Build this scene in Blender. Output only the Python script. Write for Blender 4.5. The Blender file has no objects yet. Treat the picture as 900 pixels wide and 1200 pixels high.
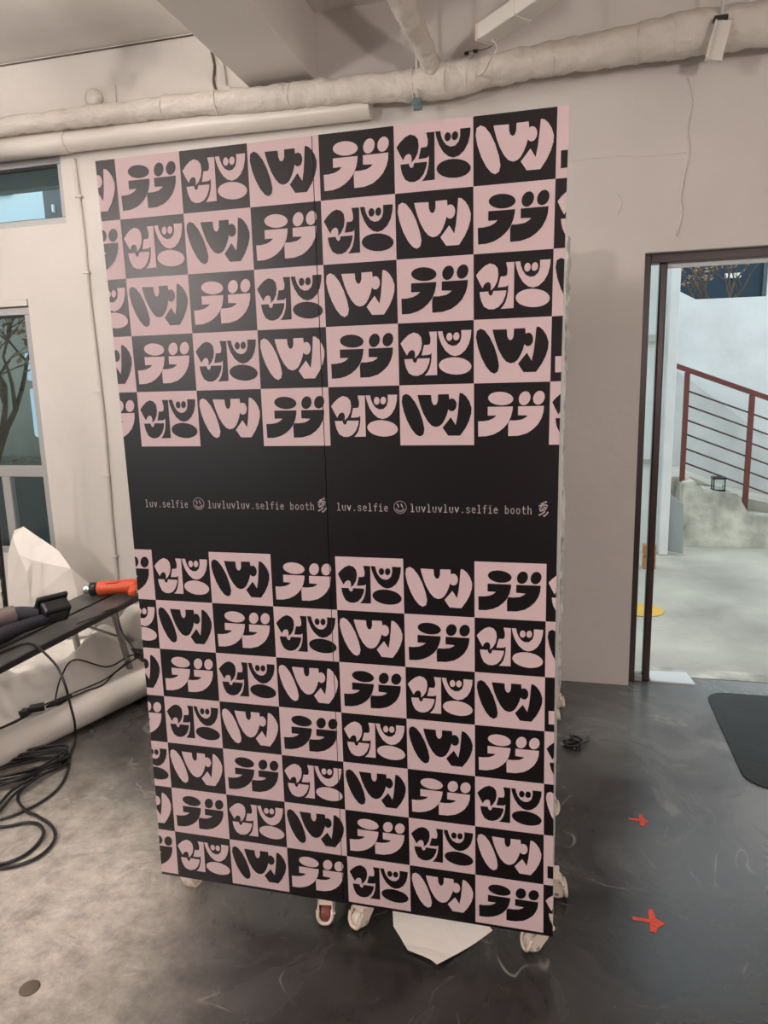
import bpy, bmesh, math, random
from mathutils import Vector, Matrix, noise
R = math.radians
PI = math.pi
scene = bpy.context.scene
col = scene.collection

# ------------------------------------------------------------------ camera
cam_data = bpy.data.cameras.new('camera')
cam = bpy.data.objects.new('camera', cam_data)
col.objects.link(cam)
cam_data.sensor_fit = 'HORIZONTAL'
cam_data.sensor_width = 36.0
cam_data.lens = 32.81
cam_data.clip_start = 0.05
r_ = Vector((0.96997, 0.24179, -0.02623))
u_ = Vector((-0.01883, 0.18217, 0.98309))
f_ = Vector((-0.24248, 0.95308, -0.18125))
cam.matrix_world = Matrix(((r_.x, u_.x, -f_.x, 0.0), (r_.y, u_.y, -f_.y, 0.0), (r_.z, u_.z, -f_.z, 1.605), (0, 0, 0, 1)))
scene.camera = cam

# ------------------------------------------------------------------ world, exposure
world = bpy.data.worlds.new('overcast_sky')
scene.world = world
world.use_nodes = True
bg = world.node_tree.nodes['Background']
bg.inputs['Color'].default_value = (0.86, 0.95, 1.0, 1)
bg.inputs['Strength'].default_value = 1.55
scene.view_settings.view_transform = 'Standard'
scene.view_settings.look = 'None'
scene.view_settings.gamma = 1.0
scene.view_settings.use_curve_mapping = False
scene.view_settings.exposure = 0.0
scene.cycles.max_bounces = 8
scene.cycles.caustics_reflective = False
scene.cycles.caustics_refractive = False

# lamps, modelled at the end: twin-tube battens (position, tube length, emission, colour) and unseen fill globes added to light the panels from the front (position, radius, emission, colour)
BATTENS = [((-2.45, 2.10, 3.08), 1.2, 64, (1.0, 0.945, 0.885)),
           ((-4.5, 1.2, 3.08), 1.2, 75, (1.0, 0.93, 0.86))]
FILL_GLOBES = [((-3.0, -1.5, 2.45), 0.14, 215, (1.0, 0.87, 0.83)),
          ((1.75, -1.5, 2.0), 0.14, 235, (1.0, 0.87, 0.83))]

# ------------------------------------------------------------------ materials
def mat(name, color, rough=0.6, metal=0.0, spec=0.5, bump=0.0, bscale=40.0, var=0.0, vscale=3.0, emit=None, estr=0.0):
    m = bpy.data.materials.new(name)
    m.use_nodes = True
    nt = m.node_tree
    b = nt.nodes['Principled BSDF']
    b.inputs['Base Color'].default_value = (*color, 1)
    b.inputs['Roughness'].default_value = rough
    b.inputs['Metallic'].default_value = metal
    b.inputs['Specular IOR Level'].default_value = spec
    tc = nt.nodes.new('ShaderNodeTexCoord')
    if var > 0:
        n = nt.nodes.new('ShaderNodeTexNoise')
        n.inputs['Scale'].default_value = vscale
        n.inputs['Detail'].default_value = 6
        nt.links.new(tc.outputs['Object'], n.inputs['Vector'])
        rmp = nt.nodes.new('ShaderNodeValToRGB')
        rmp.color_ramp.elements[0].position = 0.3
        rmp.color_ramp.elements[1].position = 0.7
        rmp.color_ramp.elements[0].color = (*[c * (1 - var) for c in color], 1)
        rmp.color_ramp.elements[1].color = (*[min(1, c * (1 + var)) for c in color], 1)
        nt.links.new(n.outputs['Fac'], rmp.inputs['Fac'])
        nt.links.new(rmp.outputs['Color'], b.inputs['Base Color'])
    if bump > 0:
        n2 = nt.nodes.new('ShaderNodeTexNoise')
        n2.inputs['Scale'].default_value = bscale
        n2.inputs['Detail'].default_value = 5
        nt.links.new(tc.outputs['Object'], n2.inputs['Vector'])
        bp = nt.nodes.new('ShaderNodeBump')
        bp.inputs['Strength'].default_value = bump
        bp.inputs['Distance'].default_value = 0.02
        nt.links.new(n2.outputs['Fac'], bp.inputs['Height'])
        nt.links.new(bp.outputs['Normal'], b.inputs['Normal'])
    if emit:
        b.inputs['Emission Color'].default_value = (*emit, 1)
        b.inputs['Emission Strength'].default_value = estr
    return m

def glass_mat(name, tint, refl):
    m = bpy.data.materials.new(name)
    m.use_nodes = True
    nt = m.node_tree
    nt.nodes.clear()
    out = nt.nodes.new('ShaderNodeOutputMaterial')
    mix = nt.nodes.new('ShaderNodeMixShader')
    tr = nt.nodes.new('ShaderNodeBsdfTransparent')
    gl = nt.nodes.new('ShaderNodeBsdfGlossy')
    fr = nt.nodes.new('ShaderNodeFresnel')
    fr.inputs['IOR'].default_value = refl
    tr.inputs['Color'].default_value = (*tint, 1)
    gl.inputs['Roughness'].default_value = 0.02
    nt.links.new(fr.outputs['Fac'], mix.inputs['Fac'])
    nt.links.new(tr.outputs[0], mix.inputs[1])
    nt.links.new(gl.outputs[0], mix.inputs[2])
    nt.links.new(mix.outputs[0], out.inputs['Surface'])
    return m

def floor_mat():
    m = bpy.data.materials.new('polished_dark_concrete')
    m.use_nodes = True
    nt = m.node_tree
    b = nt.nodes['Principled BSDF']
    tc = nt.nodes.new('ShaderNodeTexCoord')
    n0 = nt.nodes.new('ShaderNodeTexNoise'); n0.inputs['Scale'].default_value = 1.3; n0.inputs['Detail'].default_value = 3
    nt.links.new(tc.outputs['Object'], n0.inputs['Vector'])
    add = nt.nodes.new('ShaderNodeVectorMath'); add.operation = 'MULTIPLY_ADD'
    add.inputs[1].default_value = (0.9, 0.9, 0)
    nt.links.new(n0.outputs['Color'], add.inputs[0]); nt.links.new(tc.outputs['Object'], add.inputs[2])
    n1 = nt.nodes.new('ShaderNodeTexNoise'); n1.inputs['Scale'].default_value = 2.6; n1.inputs['Detail'].default_value = 9; n1.inputs['Roughness'].default_value = 0.62
    n1.inputs['Distortion'].default_value = 0.6
    nt.links.new(add.outputs[0], n1.inputs['Vector'])
    r1 = nt.nodes.new('ShaderNodeValToRGB')
    r1.color_ramp.elements[0].position = 0.33; r1.color_ramp.elements[0].color = (0.012, 0.012, 0.012, 1)
    r1.color_ramp.elements[1].position = 0.70; r1.color_ramp.elements[1].color = (0.062, 0.062, 0.059, 1)
    nt.links.new(n1.outputs['Fac'], r1.inputs['Fac'])
    # thin pale scuffs and trowel arcs
    n2 = nt.nodes.new('ShaderNodeTexNoise'); n2.inputs['Scale'].default_value = 1.9; n2.inputs['Detail'].default_value = 2.5; n2.inputs['Distortion'].default_value = 1.2
    nt.links.new(tc.outputs['Object'], n2.inputs['Vector'])
    r2 = nt.nodes.new('ShaderNodeValToRGB')
    e = r2.color_ramp.elements
    e[0].position = 0.495; e[0].color = (0, 0, 0, 1)
    e[1].position = 0.51; e[1].color = (0, 0, 0, 1)
    k = e.new(0.502); k.color = (1, 1, 1, 1)
    nt.links.new(n2.outputs['Fac'], r2.inputs['Fac'])
    n3 = nt.nodes.new('ShaderNodeTexNoise'); n3.inputs['Scale'].default_value = 5.5; n3.inputs['Detail'].default_value = 4
    nt.links.new(tc.outputs['Object'], n3.inputs['Vector'])
    r3 = nt.nodes.new('ShaderNodeValToRGB')
    r3.color_ramp.elements[0].position = 0.52; r3.color_ramp.elements[1].position = 0.68
    nt.links.new(n3.outputs['Fac'], r3.inputs['Fac'])
    mul = nt.nodes.new('ShaderNodeMath'); mul.operation = 'MULTIPLY'
    nt.links.new(r2.outputs['Color'], mul.inputs[0]); nt.links.new(r3.outputs['Color'], mul.inputs[1])
    mul2 = nt.nodes.new('ShaderNodeMath'); mul2.operation = 'MULTIPLY'; mul2.inputs[1].default_value = 0.85
    nt.links.new(mul.outputs[0], mul2.inputs[0])
    mx = nt.nodes.new('ShaderNodeMix'); mx.data_type = 'RGBA'
    mx.inputs['B'].default_value = (0.36, 0.35, 0.33, 1)
    nt.links.new(mul2.outputs[0], mx.inputs['Factor']); nt.links.new(r1.outputs['Color'], mx.inputs['A'])
    # where the coating is worn off, bare pale concrete with fine speckle, its colour lifted further in place of lamplight: a broad patch at the left end of the room
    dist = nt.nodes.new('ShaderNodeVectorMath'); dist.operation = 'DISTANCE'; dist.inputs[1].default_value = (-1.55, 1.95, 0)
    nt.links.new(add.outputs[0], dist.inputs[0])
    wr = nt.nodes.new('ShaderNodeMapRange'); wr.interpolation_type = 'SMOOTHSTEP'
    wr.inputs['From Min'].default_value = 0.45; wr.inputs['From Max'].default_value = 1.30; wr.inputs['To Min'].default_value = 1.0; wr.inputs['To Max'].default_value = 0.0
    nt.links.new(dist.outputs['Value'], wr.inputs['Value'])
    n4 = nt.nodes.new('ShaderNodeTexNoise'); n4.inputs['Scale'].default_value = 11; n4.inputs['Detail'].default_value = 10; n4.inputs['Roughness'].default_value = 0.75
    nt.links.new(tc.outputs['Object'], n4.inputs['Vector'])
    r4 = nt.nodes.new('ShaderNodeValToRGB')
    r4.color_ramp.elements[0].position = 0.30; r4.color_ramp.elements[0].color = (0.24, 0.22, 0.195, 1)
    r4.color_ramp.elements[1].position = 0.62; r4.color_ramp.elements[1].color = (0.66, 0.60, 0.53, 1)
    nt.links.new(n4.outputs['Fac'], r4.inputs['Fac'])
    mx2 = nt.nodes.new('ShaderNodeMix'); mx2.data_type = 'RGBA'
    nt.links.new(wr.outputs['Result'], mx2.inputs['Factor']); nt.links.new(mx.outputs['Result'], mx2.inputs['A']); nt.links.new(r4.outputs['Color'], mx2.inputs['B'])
    # grey zone inside the doorway, colour lightened to stand in for daylight and sheen
    dist2 = nt.nodes.new('ShaderNodeVectorMath'); dist2.operation = 'DISTANCE'; dist2.inputs[1].default_value = (1.55, 3.75, 0)
    nt.links.new(add.outputs[0], dist2.inputs[0])
    daylit = nt.nodes.new('ShaderNodeMapRange'); daylit.interpolation_type = 'SMOOTHSTEP'
    daylit.inputs['From Min'].default_value = 0.40; daylit.inputs['From Max'].default_value = 1.55; daylit.inputs['To Min'].default_value = 1.0; daylit.inputs['To Max'].default_value = 0.0
    nt.links.new(dist2.outputs['Value'], daylit.inputs['Value'])
    r5 = nt.nodes.new('ShaderNodeValToRGB')
    r5.color_ramp.elements[0].position = 0.30; r5.color_ramp.elements[0].color = (0.15, 0.155, 0.155, 1)
    r5.color_ramp.elements[1].position = 0.68; r5.color_ramp.elements[1].color = (0.31, 0.32, 0.315, 1)
    nt.links.new(n1.outputs['Fac'], r5.inputs['Fac'])
    mx3 = nt.nodes.new('ShaderNodeMix'); mx3.data_type = 'RGBA'
    nt.links.new(daylit.outputs['Result'], mx3.inputs['Factor']); nt.links.new(mx2.outputs['Result'], mx3.inputs['A']); nt.links.new(r5.outputs['Color'], mx3.inputs['B'])
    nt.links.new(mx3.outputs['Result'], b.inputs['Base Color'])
    rr = nt.nodes.new('ShaderNodeMapRange')
    rr.inputs['To Min'].default_value = 0.10; rr.inputs['To Max'].default_value = 0.42
    b.inputs['Specular IOR Level'].default_value = 0.7
    nt.links.new(n1.outputs['Fac'], rr.inputs['Value'])
    nt.links.new(rr.outputs['Result'], b.inputs['Roughness'])
    bp = nt.nodes.new('ShaderNodeBump'); bp.inputs['Strength'].default_value = 0.12; bp.inputs['Distance'].default_value = 0.01
    nt.links.new(n1.outputs['Fac'], bp.inputs['Height']); nt.links.new(bp.outputs['Normal'], b.inputs['Normal'])
    return m

M = {}
M['wall'] = mat('white_painted_plaster', (0.70, 0.66, 0.62), 0.75, bump=0.16, bscale=14, var=0.05, vscale=1.6)
M['darkwall'] = mat('dark_grey_wall', (0.10, 0.095, 0.09), 0.85)
M['ceil'] = mat('ceiling_paint', (0.80, 0.76, 0.72), 0.85, bump=0.12, bscale=9, var=0.05, vscale=1.2)
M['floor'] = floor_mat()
M['ground'] = mat('outdoor_concrete', (0.47, 0.455, 0.39), 0.85, bump=0.5, bscale=9, var=0.30, vscale=1.3)
M['outwall'] = mat('outdoor_white_wall', (0.74, 0.77, 0.77), 0.85, bump=0.3, bscale=7, var=0.10, vscale=2.2)
M['outgrey'] = mat('outdoor_grey_wall', (0.60, 0.63, 0.62), 0.85, bump=0.3, bscale=7, var=0.12, vscale=3)
M['mossy'] = mat('stained_concrete', (0.50, 0.49, 0.42), 0.9, bump=0.8, bscale=9, var=0.55, vscale=4.5)
M['greenwall'] = mat('green_grey_wall', (0.42, 0.44, 0.40), 0.9, var=0.2, vscale=2)
M['bluewall'] = mat('pale_blue_cladding', (0.55, 0.72, 0.80), 0.7)
M['slate'] = mat('dark_slate', (0.11, 0.135, 0.15), 0.7)
M['teal'] = mat('teal_grey_soffit', (0.20, 0.27, 0.27), 0.7)
M['alu'] = mat('grey_window_frame', (0.42, 0.42, 0.42), 0.45, metal=0.2)
M['maroon'] = mat('maroon_metal_frame', (0.045, 0.022, 0.02), 0.35, metal=0.0, var=0.2, vscale=2)
M['rubber'] = mat('dark_seal', (0.02, 0.02, 0.02), 0.6)
M['glass'] = glass_mat('window_glass', (0.95, 0.98, 0.975), 1.2)
M['glass_dark'] = glass_mat('dim_window_glass', (0.72, 0.78, 0.76), 1.3)
M['black_print'] = mat('satin_black_board', (0.0055, 0.0035, 0.0045), 0.36, spec=0.5)
M['pink_print'] = mat('pale_pink_print', (0.66, 0.50, 0.51), 0.5, spec=0.4)
M['edge'] = mat('pale_aluminium_edge', (0.62, 0.63, 0.60), 0.45, metal=0.3)
M['cream'] = mat('cream_plastic', (0.72, 0.62, 0.52), 0.4)
M['brown_wheel'] = mat('red_brown_wheel', (0.20, 0.055, 0.04), 0.5)
M['steel'] = mat('bright_steel', (0.62, 0.62, 0.62), 0.3, metal=0.9)
M['wrap'] = mat('white_duct_wrap', (0.72, 0.67, 0.60), 0.55, bump=0.55, bscale=26, var=0.06, vscale=8)
M['pvc'] = mat('white_plastic_pipe', (0.72, 0.68, 0.62), 0.3)
M['film'] = mat('crinkled_film', (0.56, 0.55, 0.51), 0.28, bump=0.9, bscale=28, var=0.5, vscale=17)
M['paper'] = mat('white_vinyl_paper', (0.88, 0.83, 0.77), 0.36, var=0.03, vscale=4)
M['bench_black'] = mat('scuffed_black_board', (0.07, 0.068, 0.066), 0.42, var=0.35, vscale=9)
M['bench_edge'] = mat('bench_black_edge', (0.02, 0.02, 0.02), 0.4)
M['bench_metal'] = mat('grey_bench_leg', (0.33, 0.32, 0.31), 0.4, metal=0.6)
M['orange'] = mat('orange_red_plastic', (0.80, 0.115, 0.035), 0.38)
M['black'] = mat('black_plastic', (0.012, 0.012, 0.013), 0.38)
M['navy'] = mat('dark_navy_fabric', (0.018, 0.018, 0.028), 0.6)
M['mauve'] = mat('mauve_grey_band', (0.17, 0.125, 0.125), 0.55)
M['cable'] = mat('black_cable', (0.014, 0.014, 0.016), 0.35)
M['redmark'] = mat('red_paint_mark', (0.72, 0.09, 0.05), 0.7, var=0.15, vscale=60)
M['mat'] = mat('dark_door_mat', (0.022, 0.027, 0.027), 0.6, bump=0.3, bscale=90, var=0.25, vscale=7)
M['rail'] = mat('red_brown_rail_paint', (0.16, 0.042, 0.036), 0.5, var=0.15, vscale=8)
M['railbar'] = mat('thin_dark_bar', (0.10, 0.055, 0.05), 0.5)
M['bark'] = mat('twig_bark', (0.11, 0.08, 0.055), 0.9)
M['leaf'] = mat('dry_brown_leaf', (0.33, 0.22, 0.13), 0.8, var=0.3, vscale=20)
M['winglass'] = mat('dark_blue_glazing', (0.018, 0.04, 0.065), 0.3, spec=0.25)
M['yellow'] = mat('yellow_paint', (0.75, 0.46, 0.07), 0.6)
M['brick'] = mat('orange_brick', (0.50, 0.22, 0.09), 0.8, var=0.25, vscale=12)
M['tile'] = mat('white_sill_tile', (0.80, 0.84, 0.84), 0.35)
M['greysheet'] = mat('grey_sheet', (0.33, 0.37, 0.37), 0.6)
M['reflect_glow'] = mat('pale_blue_reflection', (0.5, 0.7, 0.9), 0.4, emit=(0.55, 0.75, 1.0), estr=1.0)  # glow colour for bright window reflections in the left glass
M['white_lamp'] = mat('white_lamp_housing', (0.78, 0.75, 0.69), 0.45)
M['tealclip'] = mat('teal_clamp', (0.16, 0.24, 0.24), 0.4, metal=0.4)
M['rust'] = mat('brown_stain', (0.13, 0.10, 0.075), 0.8)
M['text'] = mat('pale_lettering', (0.52, 0.44, 0.45), 0.5)

# ------------------------------------------------------------------ helpers
class MB:
    """collects shapes into one mesh"""
    def __init__(s): s.bm = bmesh.new()
    def box(s, x0, x1, y0, y1, z0, z1, bevel=0.0, rot=None, mi=0, seg=2):
        vs = [s.bm.verts.new((x, y, z)) for x in (x0, x1) for y in (y0, y1) for z in (z0, z1)]
        idx = [(0, 1, 3, 2), (4, 6, 7, 5), (0, 4, 5, 1), (2, 3, 7, 6), (0, 2, 6, 4), (1, 5, 7, 3)]
        fs = [s.bm.faces.new([vs[i] for i in f]) for f in idx]
        for f in fs: f.material_index = mi
        if bevel > 0:
            es = list({e for f in fs for e in f.edges})
            rr = bmesh.ops.bevel(s.bm, geom=es, offset=bevel, segments=seg, affect='EDGES', profile=0.5)
            vs = list({v for f in rr['faces'] for v in f.verts} | {v for v in vs if v.is_valid})
        if rot is not None:
            for v in vs: v.co = rot @ v.co
        return vs
    def bar(s, a, b, w, h, bevel=0.0):
        """rectangular bar from a to b"""
        a = Vector(a); b = Vector(b); d = (b - a)
        L = d.length; z = d.normalized()
        up = Vector((0, 0, 1)) if abs(z.z) < 0.95 else Vector((0, 1, 0))
        x = up.cross(z).normalized(); y = z.cross(x)
        m = Matrix(((x.x, y.x, z.x, a.x), (x.y, y.y, z.y, a.y), (x.z, y.z, z.z, a.z), (0, 0, 0, 1)))
        s.box(-w / 2, w / 2, -h / 2, h / 2, 0, L, bevel, rot=m)
    def tube(s, pts, rad, seg=10, caps=True, jit=0.0, jscale=20.0, closed=False, mi=0):
        pts = [Vector(p) for p in pts]
        n = len(pts)
        rads = rad if isinstance(rad, (list, tuple)) else [rad] * n
        t0 = (pts[1] - pts[0]).normalized()
        nrm = t0.orthogonal().normalized()
        rings = []
        for i, p in enumerate(pts):
            if closed: t = (pts[(i + 1) % n] - pts[i - 1])
            else: t = pts[min(i + 1, n - 1)] - pts[max(i - 1, 0)]
            t = t.normalized() if t.length > 1e-9 else t0
            nrm = (nrm - t * nrm.dot(t))
            nrm = nrm.normalized() if nrm.length > 1e-6 else t.orthogonal().normalized()
            bi = t.cross(nrm)
            ring = []
            for k in range(seg):
                a = 2 * PI * k / seg
                d = nrm * math.cos(a) + bi * math.sin(a)
                q = p + d * rads[i]
                if jit: q = p + d * (rads[i] + jit * noise.noise(q * jscale) + 0.6 * jit * noise.noise(q * jscale * 2.7))
                ring.append(s.bm.verts.new(q))
            rings.append(ring)
        m = n if closed else n - 1
        for i in range(m):
            A = rings[i]; B = rings[(i + 1) % n]
            for k in range(seg):
                f = s.bm.faces.new((A[k], A[(k + 1) % seg], B[(k + 1) % seg], B[k])); f.smooth = True; f.material_index = mi
        if caps and not closed:
            s.bm.faces.new(rings[0][::-1]).material_index = mi; s.bm.faces.new(rings[-1]).material_index = mi
    def lathe(s, prof, origin=(0, 0, 0), axis=(0, 0, 1), seg=20):
        """profile of (radius, distance along axis)"""
        o = Vector(origin); z = Vector(axis).normalized(); x = z.orthogonal().normalized(); y = z.cross(x)
        rings = []
        for r, h in prof:
            rings.append([s.bm.verts.new(o + z * h + (x * math.cos(2 * PI * k / seg) + y * math.sin(2 * PI * k / seg)) * max(r, 1e-4)) for k in range(seg)])
        for A, B in zip(rings, rings[1:]):
            for k in range(seg):
                f = s.bm.faces.new((A[k], A[(k + 1) % seg], B[(k + 1) % seg], B[k])); f.smooth = True
        s.bm.faces.new(rings[0][::-1]); s.bm.faces.new(rings[-1])
    def prism(s, poly, off, mi=0):
        """closed prism: poly is a 3-D outline, off the extrusion vector"""
        off = Vector(off)
        a = [s.bm.verts.new(Vector(p)) for p in poly]
        b = [s.bm.verts.new(Vector(p) + off) for p in poly]
        n = len(a)
        fs = [s.bm.faces.new(a[::-1]), s.bm.faces.new(b)]
        for i in range(n): fs.append(s.bm.faces.new((a[i], a[(i + 1) % n], b[(i + 1) % n], b[i])))
        for f in fs: f.material_index = mi
    def face(s, pts, mi=0, smooth=False):
        f = s.bm.faces.new([s.bm.verts.new(Vector(p)) for p in pts]); f.material_index = mi; f.smooth = smooth
        return f
    def grid(s, P, smooth=True):
        V = [[s.bm.verts.new(Vector(p)) for p in row] for row in P]
        for i in range(len(V) - 1):
            for j in range(len(V[0]) - 1):
                f = s.bm.faces.new((V[i][j], V[i][j + 1], V[i + 1][j + 1], V[i + 1][j])); f.smooth = smooth
    def build(s, name, material, parent=None, solid=0.0, fixn=True, world=True):
        if fixn: bmesh.ops.recalc_face_normals(s.bm, faces=s.bm.faces[:])
        me = bpy.data.meshes.new(name)
        s.bm.to_mesh(me); s.bm.free()
        for mm in (material if isinstance(material, (list, tuple)) else [material]): me.materials.append(mm)
        o = bpy.data.objects.new(name, me)
        col.objects.link(o)
        if parent is not None:
            o.parent = parent
            if world:    # mesh was given in room coordinates
                root = parent
                off = Vector((0, 0, 0))
                while root is not None:
                    off += root.location; root = root.parent
                me.transform(Matrix.Translation(-off))
        if solid:
            md = o.modifiers.new('thickness', 'SOLIDIFY'); md.thickness = solid; md.offset = 0
        return o

def tag(o, label=None, cat=None, group=None, kind=None):
    if label: o['label'] = label
    if cat: o['category'] = cat
    if group: o['group'] = group
    if kind: o['kind'] = kind
    return o
def thing(name, label, cat, loc=(0, 0, 0), group=None):
    o = bpy.data.objects.new(name, None); col.objects.link(o)
    o.empty_display_size = 0.05
    o.location = loc
    return tag(o, label, cat, group)
def struct(o): o['kind'] = 'structure'; return o
def spline(pts, n=8, closed=False):
    """Catmull-Rom through points"""
    P = [Vector(p) for p in pts]; out = []
    m = len(P)
    rng = range(m) if closed else range(m - 1)
    for i in rng:
        if closed: a, b, c, d = P[i - 1], P[i], P[(i + 1) % m], P[(i + 2) % m]
        else: a, b, c, d = P[max(i - 1, 0)], P[i], P[i + 1], P[min(i + 2, m - 1)]
        for k in range(n):
            t = k / n
            out.append(0.5 * ((2 * b) + (c - a) * t + (2 * a - 5 * b + 4 * c - d) * t * t + (3 * b - a - 3 * c + d) * t ** 3))
    if not closed: out.append(P[-1])
    return out
def kids(o): return [c for c in bpy.data.objects if c.parent == o]
def copy_tree(o, parent=None):
    c = o.copy(); col.objects.link(c)
    if parent is not None: c.parent = parent
    for ch in kids(o): copy_tree(ch, c)
    return c

# ------------------------------------------------------------------ room shell
YW = 3.67        # face of the back wall
def rects_minus(x0, x1, z0, z1, holes):
    xs = sorted({x0, x1, *[h[0] for h in holes], *[h[1] for h in holes]})
    zs = sorted({z0, z1, *[h[2] for h in holes], *[h[3] for h in holes]})
    for a, b in zip(xs, xs[1:]):
        zz = []
        for c, d in zip(zs, zs[1:]):
            mx, mz = (a + b) / 2, (c + d) / 2
            if any(h[0] < mx < h[1] and h[2] < mz < h[3] for h in holes): continue
            if zz and abs(zz[-1][1] - c) < 1e-9: zz[-1][1] = d
            else: zz.append([c, d])
        for c, d in zz: yield a, b, c, d
b = MB()
for x0, x1, z0, z1 in rects_minus(-6.0, 3.2, 0.0, 3.415, [(-4.15, -2.757, 2.55, 2.915), (-4.5, -3.076, 0.59, 2.15), (0.372, 1.42, 0.0, 2.176)]):
    b.box(x0, x1, YW, 3.83, z0, z1)
struct(b.build('wall_back', M['wall']))
b = MB(); b.box(-6.15, -6.0, -3.6, 3.83, 0, 3.415); struct(b.build('wall_left', M['wall']))
b = MB(); b.box(3.2, 3.35, -3.6, 3.83, 0, 3.415); struct(b.build('wall_right', M['wall']))
b = MB()
for x0, x1, z0, z1 in rects_minus(-6.0, 3.2, 0.0, 3.415, [(-5.8, -2.9, 0.7, 3.2)]): b.box(x0, x1, -3.75, -3.6, z0, z1)
struct(b.build('wall_front', M['darkwall']))
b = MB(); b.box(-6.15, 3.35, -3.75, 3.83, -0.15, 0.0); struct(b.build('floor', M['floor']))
b = MB(); b.box(-6.15, 3.35, -3.75, 3.83, 3.415, 3.6); struct(b.build('ceiling', M['ceil']))
b = MB(); b.box(-1.565, -1.22, -3.6, YW, 3.095, 3.415, 0.006); struct(b.build('trim_1', M['ceil'])); tag(bpy.data.objects['trim_1'], 'white painted ceiling beam running towards the back wall')
# crack ridges in the plaster of the right wall
b = MB()
pts = [(0.52, 2.91), (0.545, 2.80), (0.53, 2.70), (0.545, 2.60), (0.53, 2.52), (0.515, 2.42), (0.525, 2.33), (0.505, 2.24)]
b.tube([(x, YW - 0.0005, z) for x, z in spline([(p[0], 0, p[1]) for p in pts], 6) and [(q.x, q.z) for q in spline([(p[0], 0, p[1]) for p in pts], 6)]], 0.005, 6, jit=0.006, jscale=45)
b.tube([(q.x, q.y, q.z) for q in spline([(-0.02, YW, 2.61), (0.2, YW, 2.615), (0.36, YW, 2.60), (0.53, YW, 2.60)], 6)], 0.0016, 6, jit=0.001, jscale=60)
b.tube([(q.x, q.y, q.z) for q in spline([(0.24, YW, 2.45), (0.26, YW, 2.41), (0.245, YW, 2.36)], 6)], 0.003, 6, jit=0.003, jscale=60)
struct(b.build('trim_2', M['wall'])); tag(bpy.data.objects['trim_2'], 'raised plaster crack down the right wall')

# windows
def window(name, x0, x1, z0, z1, fw, glass, rail=None, inset=0.055, yw=YW):
    w = bpy.data.objects.new(name, None); col.objects.link(w); w.location = ((x0 + x1) / 2, yw, z0); struct(w)
    y0, y1 = yw + inset, yw + inset + 0.05
    f = MB()
    f.box(x0, x1, y0, y1, z1 - fw, z1, 0.004); f.box(x0, x1, y0, y1, z0, z0 + fw, 0.004)
    f.box(x0, x0 + fw, y0, y1, z0 + fw, z1 - fw, 0.004); f.box(x1 - fw, x1, y0, y1, z0 + fw, z1 - fw, 0.004)
    fr = f.build('window_frame', M['alu'], w)
    s_ = MB()
    iw = 0.012
    s_.box(x0 + fw, x1 - fw, y0 + 0.01, y1 - 0.01, z1 - fw - iw, z1 - fw); s_.box(x0 + fw, x1 - fw, y0 + 0.01, y1 - 0.01, z0 + fw, z0 + fw + 0.004)
    s_.box(x1 - fw - 0.005, x1 - fw, y0 + 0.01, y1 - 0.01, z0 + fw, z1 - fw)
    s_.build('seal', M['rubber'], fr)
    if rail:
        q = MB()
        q.box(x0 + fw, x1 - fw, y0 + 0.004, y1 - 0.004, rail - 0.035, rail + 0.035, 0.004)
        q.build('rail', M['alu'], w)
        for mx in (-3.40, -3.95):
            q = MB(); q.box(mx - 0.03, mx + 0.03, y0 + 0.004, y1 - 0.004, z0 + fw, rail - 0.035, 0.004); q.build('mullion', M['alu'], w)
    g = MB(); g.box(x0 + fw - 0.005, x1 - fw + 0.005, y0 + 0.02, y0 + 0.028, z0 + fw - 0.005, z1 - fw + 0.005)
    g.build('pane', glass, w)
window('window_1', -4.15, -2.757, 2.55, 2.915, 0.04, M['glass'], inset=0.02)
window('window_3', -5.8, -2.9, 0.7, 3.2, 0.06, M['glass'], yw=-3.75)
window('window_2', -4.5, -3.076, 0.59, 2.103, 0.042, M['glass_dark'], rail=1.12, inset=0.006)
b = MB(); b.box(-4.5, -3.08, 3.662, 3.73, 2.110, 2.148, 0.004); struct(b.build('trim_3', M['wall'])); tag(bpy.data.objects['trim_3'], 'white head board over the tall left window')

# doorway: maroon metal frame with a narrow glazed strip
d = bpy.data.objects.new('door_1', None); col.objects.link(d); d.location = (0.9, 3.74, 0); struct(d)
b = MB(); b.box(0.372, 0.407, 3.725, 3.80, 0, 2.176, 0.003); b.build('jamb', M['maroon'], d)
b = MB(); b.box(1.385, 1.42, 3.725, 3.80, 0, 2.176, 0.003); b.build('jamb', M['maroon'], d)
b = MB(); b.box(0.407, 1.385, 3.725, 3.80, 2.135, 2.176, 0.003); b.build('head_rail', M['maroon'], d)
b = MB(); b.box(0.447, 0.484, 3.735, 3.79, 0, 2.135, 0.008, seg=3); b.build('mullion', M['maroon'], d)
b = MB(); b.box(0.404, 0.450, 3.76, 3.768, 0.03, 2.138); b.build('sidelight_pane', M['glass'], d)
b = MB(); b.box(0.407, 0.447, 3.735, 3.79, 0, 0.035, 0.004); b.build('bottom_rail', M['alu'], d)
b = MB(); b.box(0.484, 1.385, 3.775, 3.80, 2.116, 2.135, 0.002); b.build('weather_strip', M['tile'], d)
b = MB(); b.box(0.484, 1.42, 3.832, 3.95, -0.02, 0.003); struct(b.build('trim_4', M['mossy'])); tag(bpy.data.objects['trim_4'], 'worn grey concrete threshold under the doorway')
b = MB(); b.prism([(0.49, 3.735, 0.0005), (0.712, 3.73, 0.0005), (0.688, 3.875, 0.0045), (0.49, 3.86, 0.0045)], (0, 0, 0.009))
tag(b.build('sill_tile', M['tile']), 'white sill slab lying at the foot of the door post', 'slab')
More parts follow.
